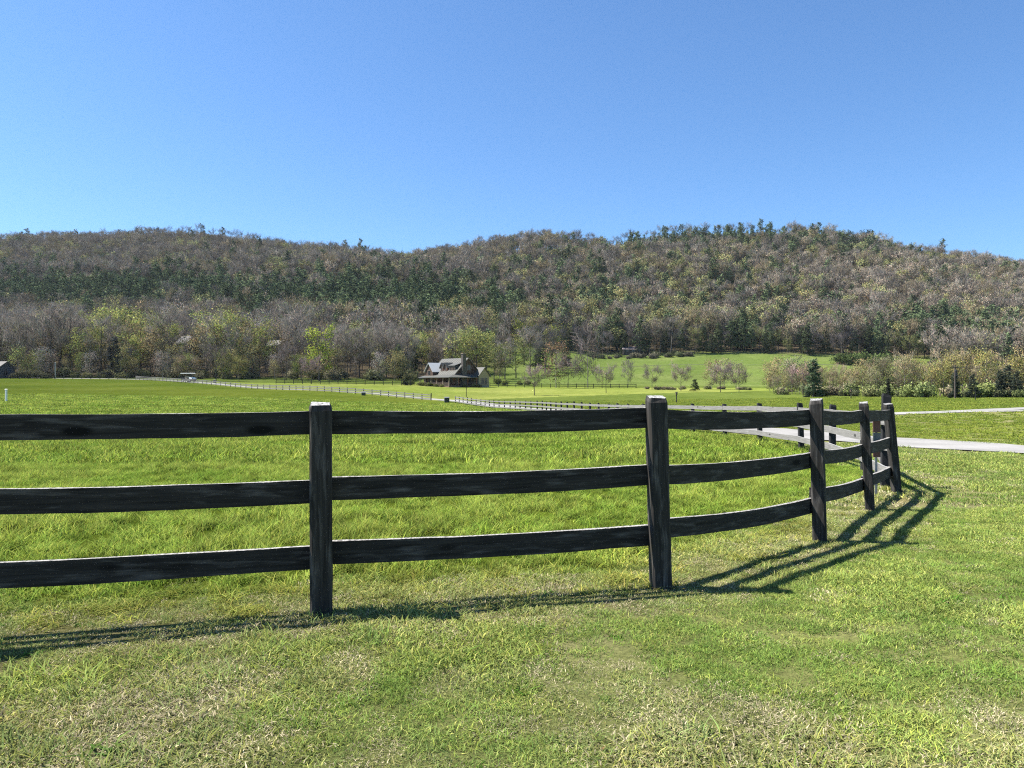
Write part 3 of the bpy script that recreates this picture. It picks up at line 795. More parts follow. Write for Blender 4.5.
# trees that stand out
plant('bud', 'leafing_tree', 319, 250, 1.0, LIMEB, 'bright lime green tree, the tallest in leaf, behind the dark paddock fence', wide=1.05)
plant('bud', 'leafing_tree', 301, 252, .5, (.2, .24, .07), 'small round green tree left of the bright lime green tree', wide=1.15)
plant('bare', 'bare_tree', 286, 252, .66, (.15, .125, .12), 'bare tree with a stout dark trunk left of the lime green tree')
plant('sapling', 'flowering_tree', 311, 226, 1.5, (.27, .2, .2), 'grey-pink small tree standing at the dark paddock fence')
plant('bare', 'bare_tree', 216, 240, .6, (.14, .12, .11), 'thin bare tree with a straight dark trunk right of the white roofed cart')
plant('bud', 'budding_tree', 239, 236, .46, (.22, .21, .075), 'small olive tree on the verge right of the white roofed cart')
plant('pine', 'pine_tree', 114, 258, .8, (.035, .04, .042), 'dark pine standing in front of the pale wood edge')
plant('pine', 'pine_tree', 398, 262, .7, DKG, 'dark bushy pine just left of the log house')
# trees behind and right of the log house
for px, d, sc, kd, c in ((494, 262, .75, 'bud', (.22, .23, .085)), (505, 270, .8, 'bare', GREYB), (516, 276, .85, 'bud', (.21, .225, .08)), (530, 285, .95, 'bare', GREYB), (545, 300, 1.0, 'bare', (.12, .11, .11)),
                         (556, 310, .9, 'bare', (.12, .11, .11)), (566, 322, .7, 'pine', DKG), (540, 318, 1.0, 'pine', DKG), (524, 330, 1.1, 'bud', (.25, .26, .06)), (510, 335, 1.2, 'bare', GREYB), (552, 345, 1.0, 'bud', (.25, .26, .06))):
    nm = {'bud': 'budding_tree', 'bare': 'bare_tree', 'pine': 'pine_tree'}[kd]
    lb = {'bud': 'pale green budding tree in the grove right of the log house', 'bare': 'bare dark tree in the grove right of the log house', 'pine': 'dark pine in the grove right of the log house'}[kd]
    plant(kd, nm, px, d, sc, c, lb, group='trees of the grove right of the log house, ' + kd)
for px, d, sc in ((505, 240, .8), (520, 243, .7), (484, 236, .6), (498, 246, 1.0), (528, 242, .8)):
    plant('bush', 'shrub', px, d, sc, (.14, .16, .05), 'small green shrub on the bank right of the log house', 'shrub', 'green shrubs on the bank right of the log house')
# sapling row along the mown lawn
PS = (.29, .225, .205)
for px, d, sc, kd, c, lb in (
    (534.5, 165, 1.26, 'sapling', PS, 'first pinkish sapling right of the log house, on the lawn edge'),
    (556, 224, 1.55, 'thicket', (.25, .17, .10), 'broad rusty orange tree behind the first sapling'),
    (568, 222, 1.80, 'sapling', PS, 'twiggy pink tree beside the broad rusty orange tree'),
    (588, 228, 2.10, 'thin', (.19, .165, .15), 'thin grey bare tree between the rusty tree and the round pink sapling'),
    (606, 178, 1.20, 'sapling', PS, 'round crowned pink sapling on the lawn edge'),
    (628, 230, 1.02, 'thin', (.19, .165, .15), 'slim grey bare tree in front of the hillside meadow'),
    (652, 205, 1.20, 'sapling', (.22, .18, .165), 'grey twiggy sapling just left above the tall fence post'),
    (681, 192, 1.26, 'sapling', PS, 'pink sapling left of the small dark cedar'),
    (720.5, 182, 1.32, 'sapling', PS, 'wide pink sapling right of the small dark cedar'),
    (739, 186, 1.14, 'sapling', (.24, .185, .16), 'small brownish sapling beside the wide pink sapling'),
    (803, 145, 1.14, 'sapling', (.3, .21, .19), 'pink sapling in front of the tall green conifer')):
    plant(kd, {'sapling': 'sapling', 'thin': 'bare_tree', 'thicket': 'budding_tree'}[kd], px, d, sc, c, lb)
plant('cedar', 'cedar', 695, 200, .43, (.05, .075, .035), 'small dark green cedar in the sapling row', 'shrub', wide=1.2)
plant('cedar', 'conifer', 813, 141, 1.0, (.115, .155, .08), 'tall dark green conifer at the start of the brushy bank')
plant('bush', 'shrub', 822, 145, .8, (.05, .065, .03), 'dark rounded shrub at the foot of the conifer', 'shrub', wide=1.1)
for px, d, sc, c in ((712, 214, 1.0, (.24, .17, .11)), (724, 218, 1.05, (.29, .24, .15)), (736, 214, .9, (.28, .25, .17)), (770, 196, .9, RUST), (779, 192, 1.0, RUST), (788, 186, .95, (.28, .25, .17)), (797, 184, 1.05, (.2, .2, .12))):
    plant('thicket', 'budding_tree', px, d, sc, c, 'tawny budding tree in the brush below the hillside meadow', group='tawny trees in the brush below the meadow')
for i in range(16):
    px = rd.uniform(640, 800); plant('bush', 'shrub', px, rd.uniform(206, 218) - max(0, px - 740) * .4, rd.uniform(.3, .6), rd.choice([(.25, .22, .13), (.22, .23, .10), (.27, .24, .15)]), 'low brush on the bank below the hillside meadow', 'shrub', 'low brush below the meadow', 1.4)
# brushy river bank on the right
px = 770
while px < 1075:
    dd = np.interp(px, [760, 900, 1024, 1080], [172, 134, 122, 118]) + rd.uniform(0, 14)
    q = rd.random(); sc = rd.uniform(.62, 1.22) * np.interp(px, [800, 930, 1060], [.72, .85, .84])
    yel = math.exp(-((px - 945) / 24) ** 2) + math.exp(-((px - 985) / 20) ** 2)
    if q < .38 + .3 * yel:
        c = (.31, .285, .10) if rd.random() < .5 + .4 * yel else RUST
        lb, gp = ('yellow-olive slender tree on the brushy bank', 'yellow-olive trees of the brushy bank') if c[1] > .28 else ('rusty brown slender tree on the brushy bank', 'rusty trees of the brushy bank')
        plant('thicket', 'slender_tree', px, dd, sc, c, lb, group=gp, wide=.9)
    elif q < .62:
        plant('thicket', 'slender_tree', px, dd, sc * .95, (.2, .2, .1), 'pale green slender tree on the brushy bank', group='pale green trees of the brushy bank', wide=.9)
    else:
        plant('thin', 'bare_tree', px, dd, sc, (.30, .25, .16), 'thin bare tree on the brushy bank', group='thin bare trees of the brushy bank')
    px += rd.uniform(2.3, 5.2)
for i in range(44):
    px = rd.uniform(775, 1065); dd = np.interp(px, [760, 900, 1024, 1080], [168, 131, 119, 116]) + rd.uniform(-1, 4)
    c = rd.choice([(.25, .29, .10), (.22, .26, .10), (.27, .28, .12), (.16, .18, .09), (.29, .25, .16)])
    plant('bush', 'shrub', px, dd, rd.uniform(.6, 1.25), c, 'leafy shrub at the foot of the brushy bank', 'shrub', 'shrubs at the foot of the brushy bank', .9)
for px, sc in ((973, .55), (1000, .62), (1008, .75), (955, .6), (1017, .6)):
    plant('cedar', 'cedar', px, 120 + rd.random() * 2, sc, (.065, .08, .055), 'narrow dark cedar in the brushy bank', 'shrub', 'narrow dark cedars in the brushy bank', .75)
for px, d, sc in ((838, 372, 2.6), (850, 366, 2.8), (862, 372, 3.0), (874, 366, 2.7), (885, 374, 3.0)):
    plant('bush', 'shrub', px, d, sc, (.11, .15, .05), 'big green shrub at the right end of the hillside meadow', 'shrub', 'big green shrubs at the end of the meadow')
# trees along the top of the meadow
for i in range(26):
    px = rd.uniform(582, 690); plant('bush', 'shrub', px, rd.uniform(396, 408), rd.uniform(.7, 1.3), rd.choice([(.15, .14, .10), (.18, .17, .11), (.13, .15, .07)]), 'brown scrub on the slope below the low long house', 'shrub', 'brown scrub below the low long house', 1.3)
for px, d, sc, c in ((181, 285, 0.41, (.2, .17, .12)), (187, 288, 0.45, GREYB), (193, 286, 0.38, GREYB), (199, 283, 0.41, OLIVE), (176, 287, 0.52, GREYB)):
    plant('bare', 'bare_tree', px, d, sc, c, 'slim bare tree in front of the half hidden timber house', group='slim bare trees in front of the timber house')
px = 570
while px < 925:
    d = rd.uniform(408, 424); q = rd.random(); dk = 700 < px < 775 or px > 860
    if q < .28 + .4 * dk: plant('pine', 'pine_tree', px, d, rd.uniform(.55, 1.0), DKG, 'dark pine along the top of the hillside meadow', group='dark pines along the top of the meadow')
    elif q < .8: plant('bare', 'bare_tree', px, d, rd.uniform(.55, .9), (.14, .125, .125), 'bare grey tree along the top of the hillside meadow', group='bare trees along the top of the meadow')
    else: plant('bud', 'budding_tree', px, d, rd.uniform(.5, .85), (.19, .2, .08), 'pale green tree along the top of the hillside meadow', group='pale green trees along the top of the meadow')
    px += rd.uniform(5, 10)

# ------------------------------------------------------------------ fences
def rot_z(p, a):
    return (p[0] * math.cos(a) - p[1] * math.sin(a), p[0] * math.sin(a) + p[1] * math.cos(a))
def post_mesh(seed, s, H, m, base=.35, cap='slope'):
    """squared timber post with worn edges, cracked uneven top and a slight chamfer"""
    rd_ = random.Random(seed); mb = MB(); h = s / 2; c = s * .09; zs = [-base, 0, H * .2, H * .4, H * .6, H * .8, H - .035, H]
    prof = [(-h + c, -h), (h - c, -h), (h, -h + c), (h, h - c), (h - c, h), (-h + c, h), (-h, h - c), (-h, -h + c)]
    for i, z in enumerate(zs):
        k = 1.0 if i < len(zs) - 1 else .86
        for (x, y) in prof:
            zz_ = z + (rd_.uniform(-.006, .006) + y * .16 if i >= len(zs) - 2 else 0)
            mb.v.append((x * k + rd_.uniform(-.0025, .0025), y * k + rd_.uniform(-.0025, .0025), zz_))
    for i in range(len(zs) - 1):
        for k in range(8): mb.f.append((i * 8 + k, i * 8 + (k + 1) % 8, (i + 1) * 8 + (k + 1) % 8, (i + 1) * 8 + k))
    mb.f.append(tuple((len(zs) - 1) * 8 + k for k in range(8)))
    # local X runs along the grain: lay the post along X, the object turns it upright
    mb.v = [(z, x, y) for (x, y, z) in mb.v]
    return mb.mesh("post", m)
def rail_obj(parent, a, b, wid, thk, sag, m, seed, mesh_parent_inv):
    """board from a to b (world points of its centre line)"""
    a = Vector(a); b = Vector(b); Ln = (b - a).length; rd_ = random.Random(seed); mb = MB(); n = 14
    ph = rd_.random() * 6
    for i in range(n + 1):
        t = i / n; zc = -sag * 4 * t * (1 - t) + .002 * math.sin(t * 7 + ph); wv = wid * (1 + .01 * math.sin(t * 11 + ph)); yo = .004 * math.sin(t * 5 + ph)
        for (y, z) in ((-thk / 2, -wv / 2), (thk / 2, -wv / 2), (thk / 2, wv / 2), (-thk / 2, wv / 2)):
            mb.v.append((t * Ln, y + yo, z + zc + rd_.uniform(-.0018, .0018)))
    for i in range(n):
        for k in range(4): mb.f.append((i * 4 + k, i * 4 + (k + 1) % 4, i * 4 + 4 + (k + 1) % 4, i * 4 + 4 + k))
    mb.f.append((3, 2, 1, 0)); mb.f.append(tuple(n * 4 + k for k in range(4)))
    o = mb.build("rail", m, parent)
    dv = b - a
    o.location = a - mesh_parent_inv; o.rotation_euler = (0, -math.atan2(dv.z, math.hypot(dv.x, dv.y)), math.atan2(dv.y, dv.x))
    return o
def pix_z(py, d): return EYE - (py - 384.0) / FPX * d

org = Vector((POSTS[1][0], POSTS[1][1], gz(*POSTS[1])))
near = thing("board_fence", org, 0, "black three-rail board fence crossing the near lawn", "fence")
PINFO = [  # base y px, top y px, lean px to the left at the top, size, turn
    (None, None, 2, .14, 16), (613, 404, 1.5, .142, 14), (587, 396.5, 4, .14, 4), (540, 399.5, 3, .125, -26), (509, 402.5, 6, .11, -22), (492, 403.5, 8, .115, 0)]
for i, ((X, d), (by, ty, ln, sz, turn)) in enumerate(zip(POSTS, PINFO)):
    z0 = gz(X, d); zt = z0 + 1.37 if by is None else pix_z(ty, d)
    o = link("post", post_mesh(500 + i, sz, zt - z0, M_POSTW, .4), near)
    o.location = Vector((X, d, z0)) - org
    lean = -(ln / FPX * d) / (zt - z0)
    Zl = Vector((lean, 0.01, 1)).normalized(); a = math.radians(turn)
    Xl = Vector((math.cos(a), math.sin(a), 0)); Xl = (Xl - Zl * Xl.dot(Zl)).normalized(); Yl = Zl.cross(Xl)
    from mathutils import Matrix
    mt = Matrix((Zl, Xl, Yl)).transposed()         # local x -> up, local y -> along the fence, local z -> away
    o.rotation_euler = mt.to_euler()
RAILS = {  # section -> three rails of (centre px at the left post, at the right post)
    1: [(422.6, 417.8), (489.0, 474.5), (553.0, 534.8)],
    2: [(418.0, 416.6), (474.8, 459.8), (529.3, 505.5)],
    3: [(415.8, 415.6), (456.5, 449.8), (495.0, 484.0)],
    4: [(415.6, 414.5), (449.0, 442.0), (482.5, 471.5)]}
def behind(i, off):
    """point on the far side of post i where the boards are nailed on"""
    X, d = POSTS[i]; a = math.atan2(POSTS[min(5, i + 1)][1] - POSTS[max(0, i - 1)][1], POSTS[min(5, i + 1)][0] - POSTS[max(0, i - 1)][0])
    return X - math.sin(a) * off, d + math.cos(a) * off
sec0 = [(1.243 + .02, 1.243), (.79, .79), (.365, .371)]
for s_ in range(5):
    offs = .085
    (xa, ya), (xb, yb) = behind(s_, offs), behind(s_ + 1, offs)
    for k in range(3):
        if s_ == 0:
            zl, zr = pix_z((427.4, 503.2, 578.8)[k], ya), pix_z((422.2, 491.3, 556.8)[k], yb)
        else:
            zl, zr = pix_z(RAILS[s_][k][0], ya), pix_z(RAILS[s_][k][1], yb)
        e = .03
        va = Vector((xa, ya, zl)); vb = Vector((xb, yb, zr)); dv = (vb - va).normalized()
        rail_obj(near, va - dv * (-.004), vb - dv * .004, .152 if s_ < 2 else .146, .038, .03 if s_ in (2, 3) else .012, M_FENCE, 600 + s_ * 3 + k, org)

def line_fence(name, pl, label, H, rails, step, size, mp, mr, wid=.15, first_tall=0, group=None, post_seed=900, skip=False):
    pts = pl if step is None else resample(pl, step)
    o0 = Vector((pts[0][0], pts[0][1], gz(*pts[0]))); root = thing(name, o0, 0, label, "fence", group)
    pms = [post_mesh(post_seed + i, size, H, mp, .4) for i in range(3)]
    rd_ = random.Random(post_seed)
    np_ = len(pts)
    for i, (X, d) in enumerate(pts[:100]):
        if skip and i == 0: continue
        o = link("post", pms[i % 3], root); o.location = Vector((X, d, gz(X, d))) - o0
        q = pts[min(np_ - 1, i + 1)]; p = pts[max(0, i - 1)]; a = math.atan2(q[1] - p[1], q[0] - p[0])
        lx, ly = rd_.gauss(0, .02), rd_.gauss(0, .02); Zl = Vector((lx, ly, 1)).normalized(); Xl = Vector((math.cos(a), math.sin(a), 0)); Xl = (Xl - Zl * Xl.dot(Zl)).normalized(); Yl = Zl.cross(Xl)
        o.rotation_euler = Matrix((Zl, Xl, Yl)).transposed().to_euler(); o.scale = (rd_.uniform(.97, 1.04) * (1.16 if i < first_tall else 1), 1, 1)
    i = 0; count = 0
    while i < np_ - 1 and count < 100:
        j = min(np_ - 1, i + (1 if i < 12 else 2))
        a, b = pts[i], pts[j]; an = math.atan2(b[1] - a[1], b[0] - a[0]); off = size / 2 + .02
        nx, ny = -math.sin(an) * off, math.cos(an) * off
        for h in rails:
            va = Vector((a[0] + nx, a[1] + ny, gz(*a) + h)); vb = Vector((b[0] + nx, b[1] + ny, gz(*b) + h))
            rail_obj(root, va, vb, wid, .03, .01, mr, post_seed + i * 3 + int(h * 10), o0); count += 1
        i = j
    return root
LA = [POSTS[5]] + LINE_A[:8] + resample(LINE_A[7:], 3.0)[1:]
fa = line_fence("board_fence", LA, "grey weathered board fence with dark posts along the near side of the pale road", 1.22, (.3, .68, 1.06), None, .13, M_DARKW, M_GREYW, .14, 2, None, 900, True)
line_fence("board_fence", LINE_B, "far board fence with dark posts receding left beside the pale road", 1.2, (.3, .68, 1.05), 2.9, .15, M_DARKW, M_GREYW, .16, 1, None, 930)
line_fence("paddock_fence", [at(276, 226), at(340, 224), at(418, 222)], "black board fence of the paddock left of the log house", 1.45, (.35, .8, 1.3), 2.75, .16, M_DARKW, M_DARKW, .13, 0, None, 950)
line_fence("paddock_fence", [at(490, 226), at(560, 224), at(640, 226)], "low dark fence behind the saplings right of the log house", 1.3, (.5, 1.1), 2.6, .16, M_DARKW, M_DARKW, .12, 0, None, 960)
line_fence("pasture_fence", [at(-25, 242), at(60, 243), at(132, 245)], "dark fence along the far left end of the pasture", 1.25, (.5, 1.05), 2.8, .16, M_DARKW, M_DARKW, .12, 0, None, 970)
# brace and marker board at the corner behind the last post of the near fence
cx, cy = LINE_A[0]
M_BRACE = M_GREYW
A_ = (5.98, 12.75, gz(5.98, 12.75) + .85); B_ = (5.98, 11.86, gz(5.98, 11.86) + .2)
bo = rail_obj(fa, A_, B_, .1, .04, 0, M_GREYW, 999, Vector(fa.location)); bo.name = "brace" 

# ------------------------------------------------------------------ marker board on the fence corner
M_RED = plain("faded_red_paint", (.12, .06, .05), .6, .2); M_GREYP = plain("grey_green_paint", (.12, .13, .12), .6, .2); M_STEEL = plain("galvanised_steel", (.3, .3, .3), .5, .15, metal=.4)
mx, my = at(876.6, 10.65)
mk = thing("marker_sign", (mx, my, gz(mx, my)), math.radians(-6), "narrow faded red and grey marker board on a stake beside the fence corner post", "sign")
b_ = MB(); b_.box(-.016, .016, .012, .03, -.2, 1.0); b_.build("stake", M_STEEL, mk)
b_ = MB(); b_.box(-.05, .05, -.012, .010, .90, 1.13); b_.build("panel", M_RED, mk)
b_ = MB(); b_.box(-.05, .05, -.012, .010, .735, .895); b_.build("panel", M_GREYP, mk)
b_ = MB(); b_.box(-.048, .048, -.012, .010, .55, .73); b_.build("panel", M_RED, mk)

# ------------------------------------------------------------------ the log house
HX, HY = at(449, 213); hz = gz(HX, HY) - .1
M_LOG = plain("red_brown_logs", (.2, .082, .05), .8, .35, 2); M_SIDE = plain("tan_shingle_siding", (.26, .22, .15), .85, .2, 3); M_METAL = plain("pale_green_metal_roof", (.08, .08, .07), .6, .12, .6, 0, .3)
M_SIDEWALL = plain('shaded_logs', (.075, .045, .032), .85, .35, 2); M_SHED = plain("dark_shingle", (.06, .062, .06), .8, .3, 3); M_TRIM = plain("cream_trim", (.22, .17, .13), .6, .1); M_GLASS = plain("dark_window_glass", (.018, .021, .026), .12, .2, 1, 0, .6)  # side wall logs: shade of the gable side is put into their darker colour
M_STONE = plain("chimney_stone", (.075, .066, .06), .9, .45, 7, bump=.6); M_DECK = plain("deck_boards", (.16, .11, .075), .8, .3)
house = thing("log_house", (HX, HY, hz), math.atan2(.643, .766), "red-brown log house with pale green metal roof, porch and stone chimney", "house")
house.scale = (1.05, 1.05, 1.05)
# local x runs back along the gable side, local y runs left along the front
def hp(name, m, mb, parent=None): return mb.build(name, m, parent or house)
hp("front_room", M_LOG, MB().box(1.3, 3.42, 7.9, 14.3, .421, 3.0))
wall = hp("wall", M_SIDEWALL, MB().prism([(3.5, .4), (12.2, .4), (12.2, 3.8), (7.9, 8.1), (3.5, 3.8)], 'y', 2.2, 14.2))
lg = MB()
for k in range(12): lg.box(3.44, 3.50, 2.25, 14.15, .5 + k * .27, .5 + k * .27 + .19)
hp("log_course", M_LOG, lg, wall)
rf = MB()
rf.slab([(7.9, 1.7, 8.32), (7.9, 14.7, 8.32), (3.0, 14.7, 3.55), (3.0, 1.7, 3.55)], .18); rf.slab([(7.9, 1.7, 8.321), (12.7, 1.7, 3.55), (12.7, 14.7, 3.55), (7.9, 14.7, 8.321)], .18)
roof = hp("roof", M_METAL, rf)
rs = MB()
for k in range(16):
    y = 1.9 + k * .83; rs.slab([(7.88, y, 8.37), (7.88, y + .05, 8.37), (3.02, y + .05, 3.62), (3.02, y, 3.62)], .05)
hp("seam", M_METAL, rs, roof)
pr = MB()
pr.slab([(3.45, 2.15, 3.72), (3.45, 14.8, 3.72), (-.35, 14.8, 2.85), (-.35, -.35, 2.85)], .14)
pr.slab([(3.452, 2.15, 3.72), (-.348, -.352, 2.85), (10.0, -.352, 2.85), (10.0, 2.15, 3.72)], .14)
hp("porch_roof", M_METAL, pr)
hp("porch_deck", M_DECK, MB().box(-.1, 3.44, -.1, 14.6, -.3, .42).box(3.445, 9.8, -.1, 2.15, -.3, .42))
for (x, y) in [(.1, .1), (.1, 3), (.1, 5.9), (.1, 8.8), (.1, 11.7), (.1, 14.4), (3.3, .1), (6.4, .1), (9.4, .1)]:
    hp("porch_post", M_TRIM if x < .2 else M_LOG, MB().box(x - .09, x + .09, y - .09, y + .09, .42, 2.84))
rl = MB(); rl.box(.05, .13, .2, 14.3, 1.25, 1.33); rl.box(.05, .13, .2, 14.3, .6, .66)
for k in range(56): rl.box(.07, .11, .3 + k * .25, .35 + k * .25, .66, 1.25)
hp("railing", M_TRIM, rl)
rl = MB(); rl.box(.2, 9.4, .05, .13, 1.25, 1.33); rl.box(.2, 9.4, .05, .13, .6, .66)
hp("railing", M_DECK, rl)
def window(par, axis_, p, c, z0, w_, h_, sgn=-1):
    """window on a wall plane at coordinate p of the axis, centred on c along the other axis"""
    f = MB(); gl = MB()
    def bx(mb, a0, a1, b0, b1, t0, t1):
        lo, hi = sorted((p + sgn * t0, p + sgn * t1))
        if axis_ == 'x': mb.box(lo, hi, a0, a1, b0, b1)
        else: mb.box(a0, a1, lo, hi, b0, b1)
    for (a0, a1, b0, b1) in ((c - w_ / 2 - .1, c - w_ / 2, z0 - .1, z0 + h_ + .1), (c + w_ / 2, c + w_ / 2 + .1, z0 - .1, z0 + h_ + .1), (c - w_ / 2, c + w_ / 2, z0 - .1, z0), (c - w_ / 2, c + w_ / 2, z0 + h_, z0 + h_ + .1), (c - .03, c + .03, z0, z0 + h_)):
        bx(f, a0, a1, b0, b1, .0, .09)
    bx(gl, c - w_ / 2, c + w_ / 2, z0, z0 + h_, .005, .03)
    fo = hp("window", M_TRIM, f, par); hp("pane", M_GLASS, gl, fo); return fo
for y in (3.6, 5.6): window(house, 'x', 3.43, y, 1.3, 1.1, 1.5)
for y in (9.3, 11.3, 13.2): window(house, 'x', 1.3, y, 1.2, 1.0, 1.4)
dr = hp("door", M_DECK, MB().box(3.36, 3.435, 6.7, 7.6, .42, 2.6)); hp("handle", M_STEEL, MB().box(3.30, 3.36, 6.8, 6.86, 1.4, 1.55), dr)
for x in (4.8, 8.6): window(house, 'y', 2.2, x, 1.2, 1.1, 1.5)
window(house, 'y', 2.2, 8.3, 4.9, 1.0, 1.4)
ch = hp("chimney", M_STONE, MB().box(5.4, 7.0, 1.25, 2.19, -.3, 5.6).box(5.65, 6.75, 1.3, 2.18, 5.6, 9.3)); hp("chimney_cap", M_TRIM, MB().box(5.55, 6.85, 1.2, 2.28, 9.303, 9.5), ch)
def dormer(y0, y1, x0, x1, ze, zr, mwall, mroof, gable=True):
    """cross gable (or shed) dormer facing the front"""
    if gable:
        w_ = hp("dormer", mwall, MB().prism([(y0, ze - 1.8), (y1, ze - 1.8), (y1, ze), ((y0 + y1) / 2, zr), (y0, ze)], 'x', x0, x1))
        ym = (y0 + y1) / 2; r_ = MB(); k = (zr - ze) / (ym - y0); o_ = .35
        r_.slab([(x0 - .35, ym, zr + .16), (x1, ym, zr + .16), (x1, y0 - o_, ze - k * o_ + .16), (x0 - .35, y0 - o_, ze - k * o_ + .16)], .14)
        r_.slab([(x0 - .35, ym, zr + .161), (x0 - .35, y1 + o_, ze - k * o_ + .16), (x1, y1 + o_, ze - k * o_ + .16), (x1, ym, zr + .161)], .14)
        hp("dormer_roof", mroof, r_, w_)
        window(w_, 'x', x0, ym, ze - 1.15, min(1.3, (y1 - y0) * .5), 1.2)
    else:
        w_ = hp("dormer", mwall, MB().box(x0, x1, y0, y1, ze - 1.8, ze))
        hp("dormer_roof", mroof, MB().slab([(x0 - .3, y0 - .25, ze + .08), (x1 + .4, y0 - .25, zr), (x1 + .4, y1 + .25, zr), (x0 - .3, y1 + .25, ze + .08)], .12), w_)
        for c in (y0 + (y1 - y0) * .28, y0 + (y1 - y0) * .72): window(w_, 'x', x0, c, ze - 1.3, .8, 1.0)
M_WHITEROOF = plain("bright_metal_roof", (.42, .43, .43), .45, .06, .6, 0, .5)
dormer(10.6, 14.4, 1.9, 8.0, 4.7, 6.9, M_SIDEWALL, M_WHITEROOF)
dormer(8.6, 9.9, 4.1, 7.2, 5.9, 6.9, M_LOG, M_METAL); dormer(6.7, 8.0, 4.1, 7.2, 5.9, 6.9, M_LOG, M_METAL)
dormer(3.1, 5.9, 4.3, 6.4, 6.1, 7.1, M_SHED, M_METAL, False)
wg = hp("wing", M_SIDE, MB().prism([(9.9, -.3), (13.5, -.3), (13.5, 3.5), (11.7, 5.5), (9.9, 3.5)], 'y', -.4, 6.0))
r_ = MB(); r_.slab([(11.7, -.8, 5.7), (11.7, 6.0, 5.7), (9.5, 6.0, 3.25), (9.5, -.8, 3.25)], .15); r_.slab([(11.7, -.8, 5.701), (13.9, -.8, 3.25), (13.9, 6.0, 3.25), (11.7, 6.0, 5.701)], .15)
hp("wing_roof", M_METAL, r_, wg)
window(wg, 'y', -.4, 11.1, 1.0, .8, 1.6); window(wg, 'y', -.4, 12.3, 1.0, .8, 1.6)
for k in range(9):
    xq = rd.uniform(-1.2, -.7) if k < 6 else rd.uniform(3, 15); yq = rd.uniform(1, 14) if k < 6 else rd.uniform(-2.8, -1.2)
    c_, s_ = .766, .643
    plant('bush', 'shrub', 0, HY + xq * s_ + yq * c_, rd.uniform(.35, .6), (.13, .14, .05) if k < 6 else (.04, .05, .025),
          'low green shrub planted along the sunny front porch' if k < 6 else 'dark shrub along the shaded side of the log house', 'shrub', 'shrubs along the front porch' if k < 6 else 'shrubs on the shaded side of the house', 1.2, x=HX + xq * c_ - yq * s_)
plant('bush', 'shrub', 405, 224, .65, (.035, .045, .025), 'dark round shrub left of the log house', 'shrub')
plant('bush', 'shrub', 411, 226, .7, (.13, .15, .06), 'pale green shrub against the left end of the log house', 'shrub')

# ------------------------------------------------------------------ other houses among the trees
M_WROOF = plain("weathered_grey_roof", (.085, .08, .075), .7, .15, 1); M_DWALL = plain("dark_timber_wall", (.06, .052, .045), .85, .3, 2)
def cabin(px, d, dz, rz, Lx, Wy, ze, zr, label, mroof, mwall, chim=False):
    X, Y = at(px, d); t = thing("house", (X, Y, gz(X, Y) + dz), rz, label, "house")
    w_ = MB().prism([(-Wy / 2, -2.5), (Wy / 2, -2.5), (Wy / 2, ze), (0, zr), (-Wy / 2, ze)], 'x', -Lx / 2, Lx / 2).build("wall", mwall, t)
    r_ = MB(); o_ = .5; k = (zr - ze) / (Wy / 2)
    r_.slab([(-Lx / 2 - .6, 0, zr + .2), (-Lx / 2 - .6, -Wy / 2 - o_, ze - k * o_ + .2), (Lx / 2 + .6, -Wy / 2 - o_, ze - k * o_ + .2), (Lx / 2 + .6, 0, zr + .2)], .18)
    r_.slab([(-Lx / 2 - .6, 0, zr + .201), (Lx / 2 + .6, 0, zr + .201), (Lx / 2 + .6, Wy / 2 + o_, ze - k * o_ + .2), (-Lx / 2 - .6, Wy / 2 + o_, ze - k * o_ + .2)], .18)
    ro = r_.build("roof", mroof, t)
    if chim: MB().box(Lx * .2, Lx * .2 + .9, -.5, .5, zr - 1, zr + 1.4).build("chimney", M_STONE, ro)
    for c in (-Lx * .3, 0, Lx * .3):
        f = MB().box(c - .7, c + .7, -Wy / 2 - .06, -Wy / 2 - .002, .9, 2.3).build("window", M_TRIM, t)
        MB().box(c - .6, c + .6, -Wy / 2 - .08, -Wy / 2 - .06, 1.0, 2.2).build("pane", M_GLASS, f)
    MB().box(Lx / 2 + .002, Lx / 2 + .06, -.6, .6, .8, 2.4).build("window", M_GLASS, t)
    return t
cabin(-6, 252, 0, math.radians(-12), 9.5, 7, 3.2, 5.4, "pale roofed house at the left edge behind the hedge", M_WROOF, plain("blue_grey_wall", (.05, .055, .065), .8))
cabin(188.5, 302, 7.5, math.radians(-38), 9, 7, 3.2, 6.2, "grey roofed timber house half hidden in the trees above the white roofed cart", M_WROOF, M_DWALL, True)
cabin(277, 305, 7.0, math.radians(-25), 7, 6, 2.6, 4.6, "small roof glimpsed through the bare trees left of the lime tree", M_WROOF, M_DWALL)
cabin(632, 414, .2, math.radians(4), 11, 6, 2.2, 3.6, "low long house with pinkish grey roof at the top of the hillside meadow", plain("pinkish_grey_roof", (.2, .165, .16), .7, .12, 1), M_DWALL)

